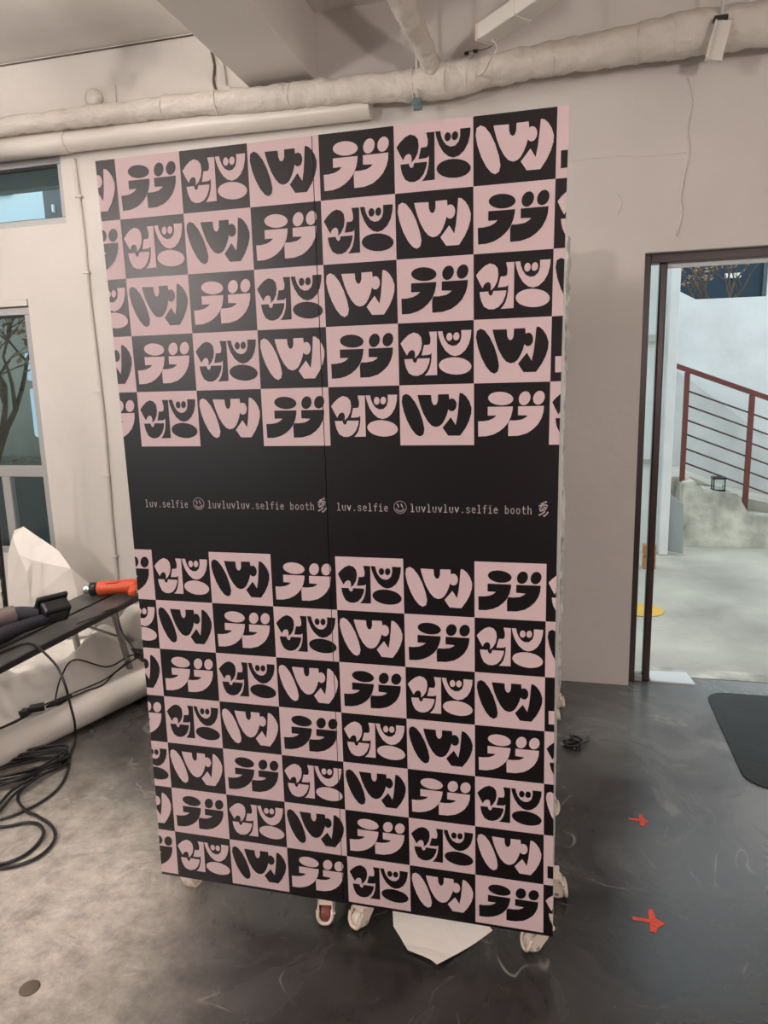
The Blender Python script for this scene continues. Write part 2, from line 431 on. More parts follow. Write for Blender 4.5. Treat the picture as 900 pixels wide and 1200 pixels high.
GLYPH = {'T':[[(.525,.262),(.519,.289),(.503,.313),(.478,.334),(.444,.348),(.404,.356),(.36,.357),(.317,.351),(.277,.337),(.241,.317),(.214,.293),(.197,.266),(.191,.238),(.197,.21),(.213,.186),(.239,.165),(.274,.151),(.314,.143),(.357,.143),(.4,.15),(.44,.163),(.475,.183),(.502,.207),(.518,.234)],[(.741,.287),(.73,.313),(.715,.334),(.697,.351),(.678,.36),(.658,.363),(.639,.357),(.622,.345),(.609,.326),(.601,.303),(.597,.276),(.598,.247),(.605,.219),(.616,.193),(.631,.172),(.649,.155),(.669,.146),(.689,.144),(.707,.149),(.724,.161),(.737,.18),(.745,.203),(.749,.23),(.748,.259)],[(.926,.283),(.916,.309),(.901,.33),(.883,.347),(.864,.356),(.844,.359),(.826,.353),(.809,.341),(.796,.323),(.788,.299),(.784,.272),(.786,.244),(.792,.216),(.803,.19),(.818,.169),(.835,.153),(.855,.143),(.874,.141),(.893,.147),(.909,.159),(.922,.177),(.93,.2),(.934,.227),(.933,.255)],[(.187,.38),(.52,.382),(.516,.442),(.497,.538),(.462,.634),(.408,.713),(.342,.778),(.263,.827),(.17,.856),(.058,.86),(.055,.612),(.127,.612),(.205,.597),(.265,.565),(.305,.522),(.253,.521),(.186,.522)],[(.59,.381),(.926,.379),(.92,.478),(.897,.573),(.851,.673),(.787,.75),(.711,.812),(.596,.852),(.462,.856),(.461,.662),(.478,.604),(.552,.606),(.641,.591),(.692,.559),(.718,.53),(.649,.524),(.588,.521)]],
'W':[[(.09,.14),(.143,.17),(.21,.275),(.268,.421),(.313,.592),(.334,.734),(.318,.82),(.273,.854),(.22,.824),(.159,.732),(.098,.586),(.053,.426),(.029,.275),(.041,.173)],[(.247,.163),(.432,.169),(.436,.264),(.453,.318),(.478,.338),(.504,.321),(.521,.267),(.523,.162),(.667,.161),(.675,.264),(.659,.415),(.641,.49),(.613,.572),(.577,.645),(.533,.686),(.484,.698),(.429,.67),(.376,.595),(.323,.475),(.285,.349),(.259,.235)],[(.769,.355),(.764,.381),(.755,.404),(.743,.423),(.729,.435),(.713,.441),(.697,.44),(.681,.432),(.668,.417),(.657,.397),(.65,.372),(.646,.345),(.647,.318),(.652,.292),(.661,.269),(.673,.251),(.687,.238),(.703,.233),(.719,.234),(.735,.242),(.748,.257),(.759,.277),(.766,.301),(.77,.328)],[(.811,.145),(.848,.153),(.895,.202),(.939,.285),(.967,.39),(.963,.483),(.935,.599),(.886,.721),(.815,.844),(.653,.842),(.58,.709),(.693,.54),(.757,.669),(.781,.518),(.796,.349),(.805,.206)]],
'F':[[(.031,.322),(.076,.257),(.144,.186),(.208,.154),(.27,.178),(.309,.235),(.318,.333),(.304,.429),(.266,.514),(.219,.566),(.225,.509),(.217,.455),(.194,.433),(.16,.441),(.133,.475),(.115,.521),(.074,.43)],[(.078,.577),(.189,.576),(.194,.614),(.218,.644),(.242,.628),(.255,.573),(.421,.574),(.411,.648),(.376,.747),(.322,.819),(.258,.851),(.195,.847),(.135,.805),(.099,.716),(.084,.643)],[(.415,.152),(.518,.155),(.515,.847),(.349,.85),(.378,.815),(.411,.751),(.433,.663),(.444,.574),(.445,.492),(.416,.518),(.312,.525),(.347,.359),(.383,.361),(.42,.354),(.432,.318),(.434,.259)],[(.529,.153),(.592,.153),(.602,.221),(.624,.291),(.663,.358),(.717,.392),(.773,.385),(.819,.334),(.839,.253),(.839,.15),(.968,.152),(.961,.254),(.936,.369),(.89,.466),(.825,.532),(.757,.554),(.695,.531),(.629,.463),(.578,.359),(.546,.251)],[(.722,.258),(.718,.274),(.712,.288),(.704,.3),(.695,.307),(.685,.311),(.675,.31),(.665,.305),(.656,.296),(.65,.284),(.645,.269),(.643,.252),(.644,.236),(.648,.22),(.654,.205),(.661,.194),(.671,.186),(.681,.183),(.691,.183),(.701,.189),(.709,.198),(.716,.21),(.721,.225),(.722,.241)],[(.812,.258),(.808,.274),(.801,.287),(.792,.298),(.783,.305),(.772,.308),(.762,.306),(.752,.3),(.744,.291),(.738,.278),(.735,.263),(.734,.246),(.736,.23),(.74,.214),(.747,.201),(.756,.19),(.765,.183),(.776,.181),(.786,.182),(.795,.188),(.803,.198),(.809,.21),(.813,.225),(.814,.242)],[(.969,.724),(.963,.759),(.943,.791),(.911,.818),(.867,.837),(.816,.848),(.761,.849),(.705,.841),(.653,.824),(.607,.799),(.572,.768),(.549,.733),(.54,.697),(.546,.661),(.566,.629),(.599,.603),(.643,.584),(.694,.573),(.75,.572),(.805,.581),(.857,.598),(.902,.622),(.937,.653),(.96,.688)]],}

# ------------------------------------------------------------------ the two printed panels on casters
YP = 1.7458; ZT = 2.2008; ZB = 0.085
TX0 = -1.14686; TW = 0.18779; TH = 0.15072; ZLOW = 1.14881
def bow(z): return 0.0085 * math.sin(PI * max(0, min(1, (z - ZB) / (ZT - ZB))))
def clip(poly, axis, lim, keep_greater):
    out = []
    n = len(poly)
    for i in range(n):
        a, c = poly[i], poly[(i + 1) % n]
        ia = (a[axis] >= lim) == keep_greater; ic = (c[axis] >= lim) == keep_greater
        if ia: out.append(a)
        if ia != ic:
            t = (lim - a[axis]) / (c[axis] - a[axis])
            out.append((a[0] + (c[0] - a[0]) * t, a[1] + (c[1] - a[1]) * t))
    return out
LET = {  # strokes of the small monospaced lettering, cell 1 wide, x-height 1
 'l': [[(.25, 1.45), (.5, 1.45), (.5, 0)], [(.22, 0), (.78, 0)]],
 'u': [[(.2, 1), (.2, .3), (.3, .05), (.5, 0), (.7, .1), (.8, .3)], [(.8, 1), (.8, 0)]],
 'v': [[(.15, 1), (.5, 0), (.85, 1)]],
 '.': [[(.44, .02), (.56, .02)], [(.44, .1), (.56, .1)]],
 's': [[(.8, .85), (.6, 1), (.35, 1), (.2, .8), (.3, .58), (.7, .45), (.82, .22), (.65, 0), (.35, 0), (.18, .15)]],
 'e': [[(.2, .55), (.82, .55), (.75, .85), (.5, 1), (.25, .85), (.17, .5), (.25, .15), (.5, 0), (.8, .12)]],
 'f': [[(.85, 1.45), (.6, 1.45), (.45, 1.25), (.45, 0)], [(.2, .95), (.8, .95)]],
 'i': [[(.28, 1), (.5, 1), (.5, 0)], [(.22, 0), (.8, 0)], [(.44, 1.38), (.56, 1.38)]],
 'b': [[(.2, 1.45), (.2, 0)], [(.2, .75), (.45, 1), (.7, .9), (.82, .5), (.7, .1), (.45, 0), (.2, .2)]],
 'o': [[(.5, 1), (.75, .85), (.83, .5), (.75, .15), (.5, 0), (.25, .15), (.17, .5), (.25, .85), (.5, 1)]],
 't': [[(.42, 1.35), (.42, .25), (.55, 0), (.82, .03)], [(.15, .95), (.8, .95)]],
 'h': [[(.2, 1.45), (.2, 0)], [(.2, .75), (.45, 1), (.7, .95), (.8, .7), (.8, 0)]],
 ' ': []}
def ribbon(stroke, w):
    for a, c in zip(stroke, stroke[1:]):
        dx, dz = c[0] - a[0], c[1] - a[1]
        L = math.hypot(dx, dz)
        if L < 1e-6: continue
        ux, uz = dx / L, dz / L
        a2 = (a[0] - ux * w * .4, a[1] - uz * w * .4); c2 = (c[0] + ux * w * .4, c[1] + uz * w * .4)
        nx, nz = -uz * w / 2, ux * w / 2
        yield [(a2[0] + nx, a2[1] + nz), (c2[0] + nx, c2[1] + nz), (c2[0] - nx, c2[1] - nz), (a2[0] - nx, a2[1] - nz)]
def lettering(x_first, x_smile, x_second, x_mark):
    """quads (x, z) of one line of lettering with its two little emblems"""
    q = []
    p = 0.0144; hx = 0.0135; zb = 1.2752; w = 0.0022
    for x0, txt in ((x_first, 'luv.selfie'), (x_second, 'luvluvluv.selfie booth')):
        for k, ch in enumerate(txt):
            for st in LET[ch]:
                q += ribbon([(x0 + (k + a * .86) * p, zb + c * hx) for a, c in st], w)
    zc = 1.2865
    def arc(cx, cz, rx, rz, a0, a1, n): return [(cx + rx * math.cos(R(a0 + (a1 - a0) * i / n)), cz + rz * math.sin(R(a0 + (a1 - a0) * i / n))) for i in range(n + 1)]
    q += ribbon(arc(x_smile, zc, .0165, .0165, 0, 360, 18), .0014)
    q += ribbon(arc(x_smile, zc - .001, .0115, .0115, 195, 345, 8), .0014)
    q += ribbon(arc(x_smile, zc - .001, .0085, .0085, 200, 340, 8), .0014)
    for sx in (-.005, .005):
        q += ribbon([(x_smile + sx - .002, zc + .008), (x_smile + sx + .001, zc + .001)], .003)
        q += ribbon([(x_smile + sx * 2, zc - .004), (x_smile + sx * 2.2, zc - .007)], .0014)
    m = x_mark
    for a, w in (([(-.006, .014), (.003, .018), (.008, .02)], .0045), ([(-.012, .009), (-.004, .011), (-.008, .004), (-.011, .001)], .004), ([(-.002, .011), (.008, .012), (.011, .009)], .004),
                 ([(.001, .006), (.009, .004), (.003, -.002), (-.009, -.004)], .0042), ([(-.002, .001), (.004, -.006), (-.004, -.012), (-.012, -.015)], .0045), ([(.013, -.008), (.009, -.013), (.002, -.018)], .0045)):
        q += ribbon([(m + x * .85, 1.2875 + z * .95) for x, z in a], w * .85)
    return q

SEQ = 'TFW'
def make_caster(parent, x, y, yaw, wheel_mat, z_top=ZB, name='caster', housing='cream'):
    """small twin-walled furniture caster: plate, curved hood, wheel and axle pin"""
    rot = Matrix.Translation(Vector((x, y, 0))) @ Matrix.Rotation(yaw, 4, 'Z')
    h = MB()
    n = 14
    # two rounded side cheeks; the hood trails along -y of the caster, axle low down
    outl = [(0.020, z_top - 0.010), (-0.022, z_top - 0.010), (-0.034, z_top - 0.022), (-0.040, 0.045), (-0.040, 0.030), (-0.032, 0.018), (-0.022, 0.014), (-0.012, 0.016), (-0.004, 0.028), (0.012, 0.045), (0.018, 0.060)]
    for sx in (-0.0235, 0.0195):
        h.prism([(sx, yy, zz) for yy, zz in outl], (0.004, 0, 0))
    back = outl[1:7]
    h.prism([(-0.0235, yy, zz) for yy, zz in ((0.020, z_top - .010), (-0.022, z_top - .010), (-0.034, z_top - .022), (-.030, z_top - .024), (-.02, z_top - .014), (0.020, z_top - .014))], (0.047, 0, 0))
    h.tube(spline([(-0.0215, -0.040, 0.052), (-0.021, -0.046, 0.030), (-0.012, -0.0485, 0.015), (0, -0.049, 0.0125), (0.012, -0.0485, 0.015), (0.021, -0.046, 0.030), (0.0215, -0.040, 0.052)], 4), 0.0055, 8)
    for v in h.bm.verts: v.co = rot @ v.co
    c = h.build(name, M[housing], parent)
    p = MB(); p.box(-0.032, 0.032, -0.026, 0.030, z_top - 0.011, z_top, 0.002, rot=rot); p.build('mounting_plate', M['cream'], c)
    wm = MB(); ax = rot.to_3x3() @ Vector((1, 0, 0)); o_ = rot @ Vector((-0.017, -0.020, 0.029))
    wm.lathe([(0.004, 0), (0.016, 0.0), (0.024, 0.002), (0.0285, 0.007), (0.029, 0.017), (0.0285, 0.027), (0.024, 0.032), (0.016, 0.034), (0.004, 0.034)], o_, ax, 22)
    wm.build('wheel', M[wheel_mat], c)
    pm = MB(); pm.lathe([(0.0045, 0), (0.0055, 0.001), (0.0055, 0.0535), (0.0045, 0.0545)], rot @ Vector((-0.0272, -0.020, 0.026)), ax, 12)
    pm.build('axle_pin', M['steel'], c)
    return c

def make_panel(x0, x1, left, label, text, casters):
    root = thing('printed_panel', label, 'panel', ((x0 + x1) / 2, 1.79, 0.0), 'wheeled printed panels')
    outer = x0 if left else x1
    def warp(x, z):
        w = max(0.0, 1 - abs(x - outer) / 0.22)
        return x + (1 if left else -1) * bow(z) * w
    # the black face board, sliced so that its outer edge can bow a little
    bd = MB()
    zs = [ZB + (ZT - ZB) * k / 16 for k in range(17)]
    xs = [x0 + (x1 - x0) * k / 6 for k in range(7)]
    F = [[bd.bm.verts.new((warp(x, z), YP, z)) for x in xs] for z in zs]
    B = [[bd.bm.verts.new((warp(x, z), YP + 0.007, z)) for x in xs] for z in zs]
    for i in range(16):
        for j in range(6):
            bd.bm.faces.new((F[i][j], F[i][j + 1], F[i + 1][j + 1], F[i + 1][j]))
            bd.bm.faces.new((B[i][j], B[i + 1][j], B[i + 1][j + 1], B[i][j + 1]))
        for j in (0, 6): bd.bm.faces.new((F[i][j], F[i + 1][j], B[i + 1][j], B[i][j]))
    for i in (0, 16):
        for j in range(6): bd.bm.faces.new((F[i][j], B[i][j], B[i][j + 1], F[i][j + 1]))
    board = bd.build('face_board', M['black_print'], root)
    # the print: pale squares, then the figures in the opposite colour
    pr = MB()
    def put(poly, depth, mi):
        q = clip(clip(poly, 0, x0, True), 0, x1, False)
        if len(q) < 3: return
        f = pr.face([(warp(x, z), YP - depth, z) for x, z in q], mi)
    for blk, ztop, rows in ((0, ZT, 5), (1, ZLOW, 7)):
        for r in range(rows):
            for i in range(-1, 7):
                tx = TX0 + i * TW; tz = ztop - r * TH
                if tx + TW <= x0 or tx >= x1: continue
                pale = (i + r) % 2 == blk
                if pale: put([(tx, tz), (tx, tz - TH), (tx + TW, tz - TH), (tx + TW, tz)], 0.0006, 0)
                for k, poly in enumerate(GLYPH[SEQ[(i + r + blk) % 3]]):
                    put([(tx + a * TW, tz - c * TH) for a, c in poly], 0.0010 + 0.00006 * k, 1 if pale else 0)
    for qd in text: put(qd, 0.0006, 2)
    for f in pr.bm.faces:
        f.normal_update()
        if f.normal.y > 0: f.normal_flip()
    pr.build('printed_pattern', [M['pink_print'], M['black_print'], M['text']], board, fixn=False)
    # frame behind the board
    i0, i1 = (x0 + 0.013, x1) if left else (x0, x1)
    fr = MB()
    fr.box(i0, i0 + 0.025, YP + 0.0072, YP + 0.034, ZB, ZT, 0.001); fr.box(i1 - 0.025, i1, YP + 0.0072, YP + 0.034, ZB, ZT, 0.001)
    for z in (ZB, 0.75, 1.42, ZT - 0.025): fr.box(i0 + 0.025, i1 - 0.025, YP + 0.0072, YP + 0.034, z, z + 0.025)
    fr.build('frame', M['edge'], root)
    for x in (i0 + 0.03, i1 - 0.06):
        bs = MB(); bs.box(x, x + 0.03, YP + 0.0342, YP + 0.33, ZB, ZB + 0.03, 0.002); bs.build('foot_bar', M['edge'], root)
    for (cx, cy, yaw, wm) in casters: make_caster(root, cx, cy, R(yaw), wm)
    return root
make_panel(-1.2054, -0.6012, True, 'left black panel printed with pale pink figures, two casters showing under it', lettering(-1.154, -.9785, -.951, -.6145),
           [(-1.168, 1.822, 75, 'cream'), (-0.666, 1.785, 8, 'brown_wheel'), (-1.15, 2.03, 150, 'cream'), (-0.68, 2.03, 20, 'cream')])
make_panel(-0.5992, 0.0054, False, 'right black panel printed with pale pink figures, nearer the doorway', lettering(-.574, -.4005, -.374, -.0305),
           [(-0.546, 1.785, -28, 'cream'), (-0.030, 1.795, -60, 'cream'), (-0.55, 2.03, 20, 'cream'), (-0.004, 2.015, 90, 'cream')])

# panels parked behind the printed pair
root = thing('plain_panel', 'plain wheeled panel parked just behind the printed pair, one caster showing', 'panel', (-0.6, 2.46, 0))
b = MB(); b.box(-1.15, -0.004, 2.43, 2.46, ZB, 2.12, 0.002); b.build('board', M['edge'], root)
for x, y, a in ((-1.1, 2.445, 30), (-0.031, 2.455, 62)): make_caster(root, x, y, R(a), 'cream')
root = thing('wrapped_partition', 'tall partition wrapped in crinkled clear film, edge showing behind the printed panels', 'panel', (-0.5, 3.35, 0))
b = MB(); b.box(-1.05, 0.006, 3.31, 3.37, ZB, 2.215, 0.003); b.build('board', M['edge'], root)
# the film: a loose sleeve round the panel's right edge
b = MB()
P = []
nz = 130
for i in range(nz + 1):
    z = 0.10 + 2.11 * i / nz
    row = []
    loose = 0.6 + 0.6 * noise.noise(Vector((3.1, 0.2, z * 2.3)))
    if 1.10 < z < 1.42: loose *= 0.3
    for k in range(15):
        a = -PI / 2 + PI * k / 14
        cr = 0.010 * noise.noise(Vector((a * 1.6, 7, z * 17))) + 0.008 * noise.noise(Vector((a * 3, 1, z * 33)))
        row.append((0.010 + (0.017 * loose + cr) * max(0, math.cos(a)) ** .6, 3.34 + 0.042 * math.sin(a) + cr * 0.6, z))
    row = [(-0.30, 3.294 + 0.003 * noise.noise(Vector((0, 5, z * 9))), z)] + row + [(-0.30, 3.384, z)]
    P.append(row)
b.grid(P, smooth=False)
b.build('film', M['film'], root, solid=0.0012)
for x, y, a in ((-1.0, 3.34, 20), (-0.008, 3.345, 80), (-0.03, 3.20, 84)): make_caster(root, x, y, R(a), 'cream')

# ------------------------------------------------------------------ pipes along the top of the wall
def ring_pts(c, r, n=40): return [(c[0] + r * math.cos(2 * PI * k / n), c[1] + r * math.sin(2 * PI * k / n), c[2]) for k in range(n)]
t = thing('wrapped_duct', 'white fabric-wrapped pipe running along the top of the back wall', 'pipe', (-1.2, 3.55, 3.0))
b = MB()
cp = [(-6.0, 3.57, 3.06), (-4.5, 3.57, 3.05), (-3.03, 3.56, 3.048), (-2.49, 3.56, 3.044), (-1.98, 3.56, 3.036), (-1.5, 3.555, 3.014), (-1.06, 3.55, 3.0), (-0.745, 3.55, 2.985), (-0.45, 3.545, 2.992), (-0.246, 3.545, 3.005), (0.126, 3.54, 3.02), (0.579, 3.53, 3.034), (0.9, 3.53, 3.03), (2.0, 3.53, 3.04), (3.2, 3.53, 3.04)]
path = spline(cp, 22)
rad = []
for q in path:
    f = (q.x + 3.0) / 3.6
    r0 = 0.045 + 0.028 * max(0, min(1, f))
    if 0.15 < q.x: r0 += 0.012 * min(1, (q.x - 0.15) / 0.3)
    r0 += 0.012 * math.exp(-((q.x + 0.56) / 0.14) ** 2)
    rad.append(r0)
run = path
b.tube(path, rad, 30, jit=0.009, jscale=17)
b.build('wrapped_run', M['wrap'], t)
b = MB()
path = spline([(-0.64, 2.2, 3.33), (-0.655, 2.75, 3.22), (-0.66, 3.1, 3.135), (-0.635, 3.35, 3.09), (-0.605, 3.49, 3.035), (-0.56, 3.54, 2.99)], 20)
b.tube(path, [0.052 - 0.010 * i / len(path) for i in range(len(path))], 22, jit=0.010, jscale=20)
b.build('wrapped_branch', M['wrap'], t)
for cx in (-0.70, -0.52, -0.43, -0.08, 0.42, 0.30, -1.3, -2.0, -1.72):
    tilt = 0.03 * math.sin(cx * 9)
    k = min(range(len(run)), key=lambda i: abs(run[i].x - cx)); rr = rad[k] + 0.001
    b = MB()
    b.tube([(cx + tilt * math.sin(a * 2 * PI / 20 + 1), run[k].y + rr * math.cos(a * 2 * PI / 20), run[k].z + rr * math.sin(a * 2 * PI / 20)) for a in range(20)], 0.004, 6, closed=True, jit=0.004, jscale=50)
    b.build('wrap_seam', M['wrap'], t)
h = MB(); h.tube([(-0.672, 3.50, 3.415), (-0.676, 3.50, 2.90)], 0.0085, 10); hr = h.build('hanger_rod', M['pvc'], t)
h = MB(); h.box(-0.697, -0.657, 3.488, 3.512, 2.855, 2.905, 0.004); h.box(-0.692, -0.664, 3.484, 3.516, 2.87, 2.885, 0.003); h.build('clamp', M['tealclip'], hr)

t = thing('smooth_pipe', 'smooth white plastic pipe under the wrapped pipe, upper left of the back wall', 'pipe', (-2.2, 3.61, 2.96))
b = MB(); b.tube(spline([(-5.9, 3.612, 2.966), (-3.085, 3.612, 2.953), (-2.64, 3.612, 2.949), (-2.0, 3.612, 2.946), (-1.4, 3.612, 2.938), (-1.02, 3.612, 2.934), (-0.93, 3.612, 2.934)], 10), 0.052, 24); b.build('pipe_run', M['pvc'], t)
b = MB(); b.tube([(-3.3, 3.612, 2.954), (-2.655, 3.612, 2.949), (-2.645, 3.612, 2.949)], [0.0555, 0.0565, 0.0545], 26); b.build('coupling', M['pvc'], t)

# hanger at the upper right
t = thing('pipe_bracket', 'white hanger bracket hooked over the wrapped pipe, upper right', 'bracket', (0.6, 3.42, 2.9))
b = MB(); b.tube([(0.60, 3.42, 3.415), (0.607, 3.42, 3.03)], 0.007, 10); b.build('rod', M['pvc'], t)
b = MB(); b.box(-0.033, 0.033, -0.012, 0.012, -0.078, 0.07, 0.004, rot=Matrix.Translation((0.598, 3.42, 2.952)) @ Matrix.Rotation(R(12), 4, 'Y'))
b.box(-0.033, -0.026, -0.035, -0.012, -0.078, 0.06, 0.002, rot=Matrix.Translation((0.598, 3.42, 2.952)) @ Matrix.Rotation(R(12), 4, 'Y'))
b.build('plate', M['white_lamp'], t)
b = MB(); b.box(0.575, 0.628, 3.402, 3.438, 3.02, 3.038, 0.003); b.build('nut', M['rubber'], t)

# batten hanging under the ceiling
t = thing('ceiling_batten', 'white square lamp batten hanging diagonally above the printed panels', 'ceiling lamp', (-0.2, 3.1, 3.0))
a = Vector((-0.335, 3.235, 3.02)); e = Vector((0.32, 2.62, 3.03))
b = MB(); b.bar(a, e, 0.088, 0.062, 0.006); b.build('housing', M['white_lamp'], t)
dr = (e - a).normalized()
b = MB(); b.bar(a - dr * 0.012, a + dr * 0.002, 0.092, 0.066, 0.004); b.build('end_cap', M['cream'], t)
for k in (0.20, 0.55):
    b = MB(); p0 = a + dr * k; b.bar(p0, p0 + dr * 0.022, 0.096, 0.070, 0.002)
    b.tube([p0 + Vector((0, 0, 0.03)), (p0.x, p0.y, 3.415)], 0.008, 8); b.build('hanger', M['white_lamp'], t)
b = MB(); b.tube(spline([a + Vector((0.03, -0.01, -0.03)), a + Vector((0.05, 0.0, -0.06)), a + Vector((0.02, 0.05, -0.075)), a + Vector((-0.02, 0.15, -0.085)), a + Vector((-0.06, 0.27, -0.05))], 8), 0.0035, 8); b.build('cord', M['pvc'], t)
b = MB(); b.tube(spline([(-0.45, 3.49, 3.066), (-0.42, 3.50, 3.074), (-0.38, 3.50, 3.072), (-0.33, 3.50, 3.084), (-0.30, 3.48, 3.11)], 6), 0.0018, 8)
b.box(-0.455, -0.435, 3.485, 3.50, 3.058, 3.068); b.box(-0.415, -0.395, 3.485, 3.50, 3.062, 3.072)
tag(b.build('thin_cable', M['cable']), 'short dark cable lying on top of the wrapped pipe', 'cable')

# things fixed to the upper left wall
t = thing('wall_vent', 'round white vent cap on a square plate, high on the left wall', 'vent', (-2.46, YW, 3.16))
b = MB(); b.box(-2.555, -2.365, YW - 0.008, YW, 3.085, 3.225, 0.003); b.build('plate', M['wall'], t)
b = MB(); b.lathe([(0.048, 0), (0.050, 0.012), (0.046, 0.030), (0.030, 0.042), (0.004, 0.046)], (-2.49, YW - 0.007, 3.165), (0, -1, 0), 26); b.build('cap', M['pvc'], t)
t = thing('wall_conduit', 'short brown and white conduit stubs beside the ceiling beam', 'conduit', (-1.77, YW, 3.2))
b = MB(); b.tube(spline([(-1.785, YW - .006, 3.31), (-1.775, YW - .006, 3.24), (-1.785, YW - .006, 3.17), (-1.765, YW - .006, 3.09)], 6), 0.007, 8, jit=.003, jscale=40); b.build('brown_stub', M['rust'], t)
b = MB(); b.tube([(-1.73, YW - .008, 3.27), (-1.715, YW - .008, 3.09)], 0.009, 8); b.box(-1.725, -1.69, YW - .022, YW, 3.115, 3.135, .003); b.build('white_stub', M['pvc'], t)
b = MB(); b.tube([(-6.0, YW - .004, 3.408), (-1.58, YW - .004, 3.402)], 0.0045, 8, jit=.002); tag(b.build('surface_cable', M['rust']), 'thin brown cable along the ceiling edge, upper left', 'cable')
t = thing('cable_raceway', 'white cable raceway running down the left wall beside the windows', 'raceway', (-2.65, YW, 0))
b = MB(); b.tube(spline([(-2.662, YW - .009, 2.88), (-2.650, YW - .009, 2.5), (-2.650, YW - .009, 2.1), (-2.636, YW - .009, 1.45), (-2.648, YW - .009, 0.88), (-2.655, YW - .009, 0.05)], 10), 0.0125, 12); b.build('channel', M['wall'], t)
for z in (2.68, 2.27, 1.60, 1.1, 0.6):
    b = MB(); b.box(-2.672, -2.628, YW - .024, YW, z - .006, z + .006, .002); b.build('clip', M['wall'], t)

# ------------------------------------------------------------------ bench and the things on it
BZ = 0.48
t = thing('work_bench', 'low black folding work bench with two boards against the left wall', 'bench', (-2.42, 2.4, 0))
b = MB(); b.box(-2.408, -2.262, 1.45, 3.33, BZ - .024, BZ, 0.003); b.build('board', M['bench_black'], t)
b = MB(); b.box(-2.585, -2.428, 1.45, 3.33, BZ - .024, BZ, 0.003); b.build('board', M['bench_black'], t)
b = MB(); b.box(-2.262, -2.252, 1.445, 3.335, BZ - .030, BZ - .001, .002); b.box(-2.595, -2.585, 1.445, 3.335, BZ - .030, BZ - .001, .002); b.box(-2.43, -2.406, 1.45, 3.33, BZ - .034, BZ - .012, .001); b.box(-2.585, -2.262, 3.33, 3.337, BZ - .03, BZ - .001, .001)
b.build('edge_rail', M['bench_edge'], t)
for y in (3.10, 1.65):
    for x in (-2.285, -2.56):
        b = MB(); b.bar((x, y, BZ - .03), (x + (.02 if x > -2.4 else -.02), y + .09, 0.0), 0.022, 0.03, .003); b.build('leg', M['bench_metal'], t)
    b = MB(); b.bar((-2.285, y + .005, BZ - .05), (-2.56, y + .005, BZ - .05), .022, .02, .002); b.bar((-2.30, y - .22, BZ - .03), (-2.30, y + .03, .30), .016, .010, .001); b.bar((-2.55, y - .22, BZ - .03), (-2.55, y + .03, .30), .016, .010, .001)
    b.build('brace', M['bench_metal'], t)

t = thing('heat_gun', 'orange heat gun with steel nozzle lying on the bench by the panel', 'heat gun', (-2.38, 3.27, BZ))
ax = Vector((0.955, 0.28, 0.035)).normalized(); o0 = Vector((-2.555, 3.235, BZ + .038))
b = MB(); b.lathe([(0.036, 0), (0.0395, .006), (0.040, .03), (0.0385, .10), (0.041, .16), (0.041, .20), (0.032, .222), (0.010, .23)], o0 + ax * .075, ax, 22); body = b.build('body', M['orange'], t)
for v in (): pass
b = MB(); b.lathe([(0.0365, 0), (0.0375, .006), (0.035, .036), (0.030, .042), (0.028, .044)], o0 + ax * .034, ax, 20); b.build('collar', M['black'], t)
b = MB(); b.lathe([(0.027, 0), (0.028, .003), (0.024, .018), (0.022, .03), (0.027, .044)], o0 + ax * .0, ax, 18); b.build('nozzle', M['steel'], t)
b = MB(); b.bar(o0 + ax * .275, o0 + ax * .31 + Vector((0.03, -0.13, -.005)), .045, .036, .012); b.build('handle', M['orange'], t)
b = MB(); b.bar(o0 + ax * .135 + Vector((0, -.02, .034)), o0 + ax * .20 + Vector((0, -.02, .036)), .02, .012, .004); b.build('switch_cover', M['orange'], t)

t = thing('padded_tool', 'black hand tool with boxy head and padded dark grips lying on the bench', 'tool', (-2.5, 2.65, BZ))
# boxy head with flange
hm = Matrix.Translation((-2.385, 2.775, BZ + .094)) @ Matrix.Rotation(R(-28), 4, 'Z') @ Matrix.Rotation(R(38), 4, 'Y')
b = MB(); b.box(-.010, .062, -.064, .064, -.055, .052, .012, rot=hm, seg=3); hd = b.build('head', M['black'], t)
b = MB(); b.box(-.036, -.012, -.075, .075, -.066, .062, .010, rot=hm, seg=3); b.build('flange', M['bench_edge'], hd)
b = MB(); b.box(.060, .066, -.04, .045, -.03, .03, .002, rot=hm); b.build('front_plate', M['bench_black'], hd)
b = MB(); b.tube(spline([(-2.42, 2.72, BZ + .07), (-2.49, 2.66, BZ + .085), (-2.56, 2.55, BZ + .07), (-2.60, 2.40, BZ + .05), (-2.60, 2.1, BZ + .045)], 8), [0.036 + .010 * min(1, k / 20) for k in range(33)], 16, jit=.003, jscale=14); b.build('padded_grip', M['navy'], t)
b = MB(); b.tube(spline([(-2.37, 2.73, BZ + .055), (-2.42, 2.62, BZ + .048), (-2.45, 2.48, BZ + .042), (-2.46, 2.2, BZ + .041)], 8), [0.026 + .010 * min(1, k / 14) for k in range(25)], 16, jit=.003, jscale=14); b.build('padded_grip', M['navy'], t)
b = MB(); b.tube(spline([(-2.495, 2.655, BZ + .09), (-2.535, 2.595, BZ + .085), (-2.57, 2.51, BZ + .075)], 8), 0.0455, 16); b.build('band', M['mauve'], t)

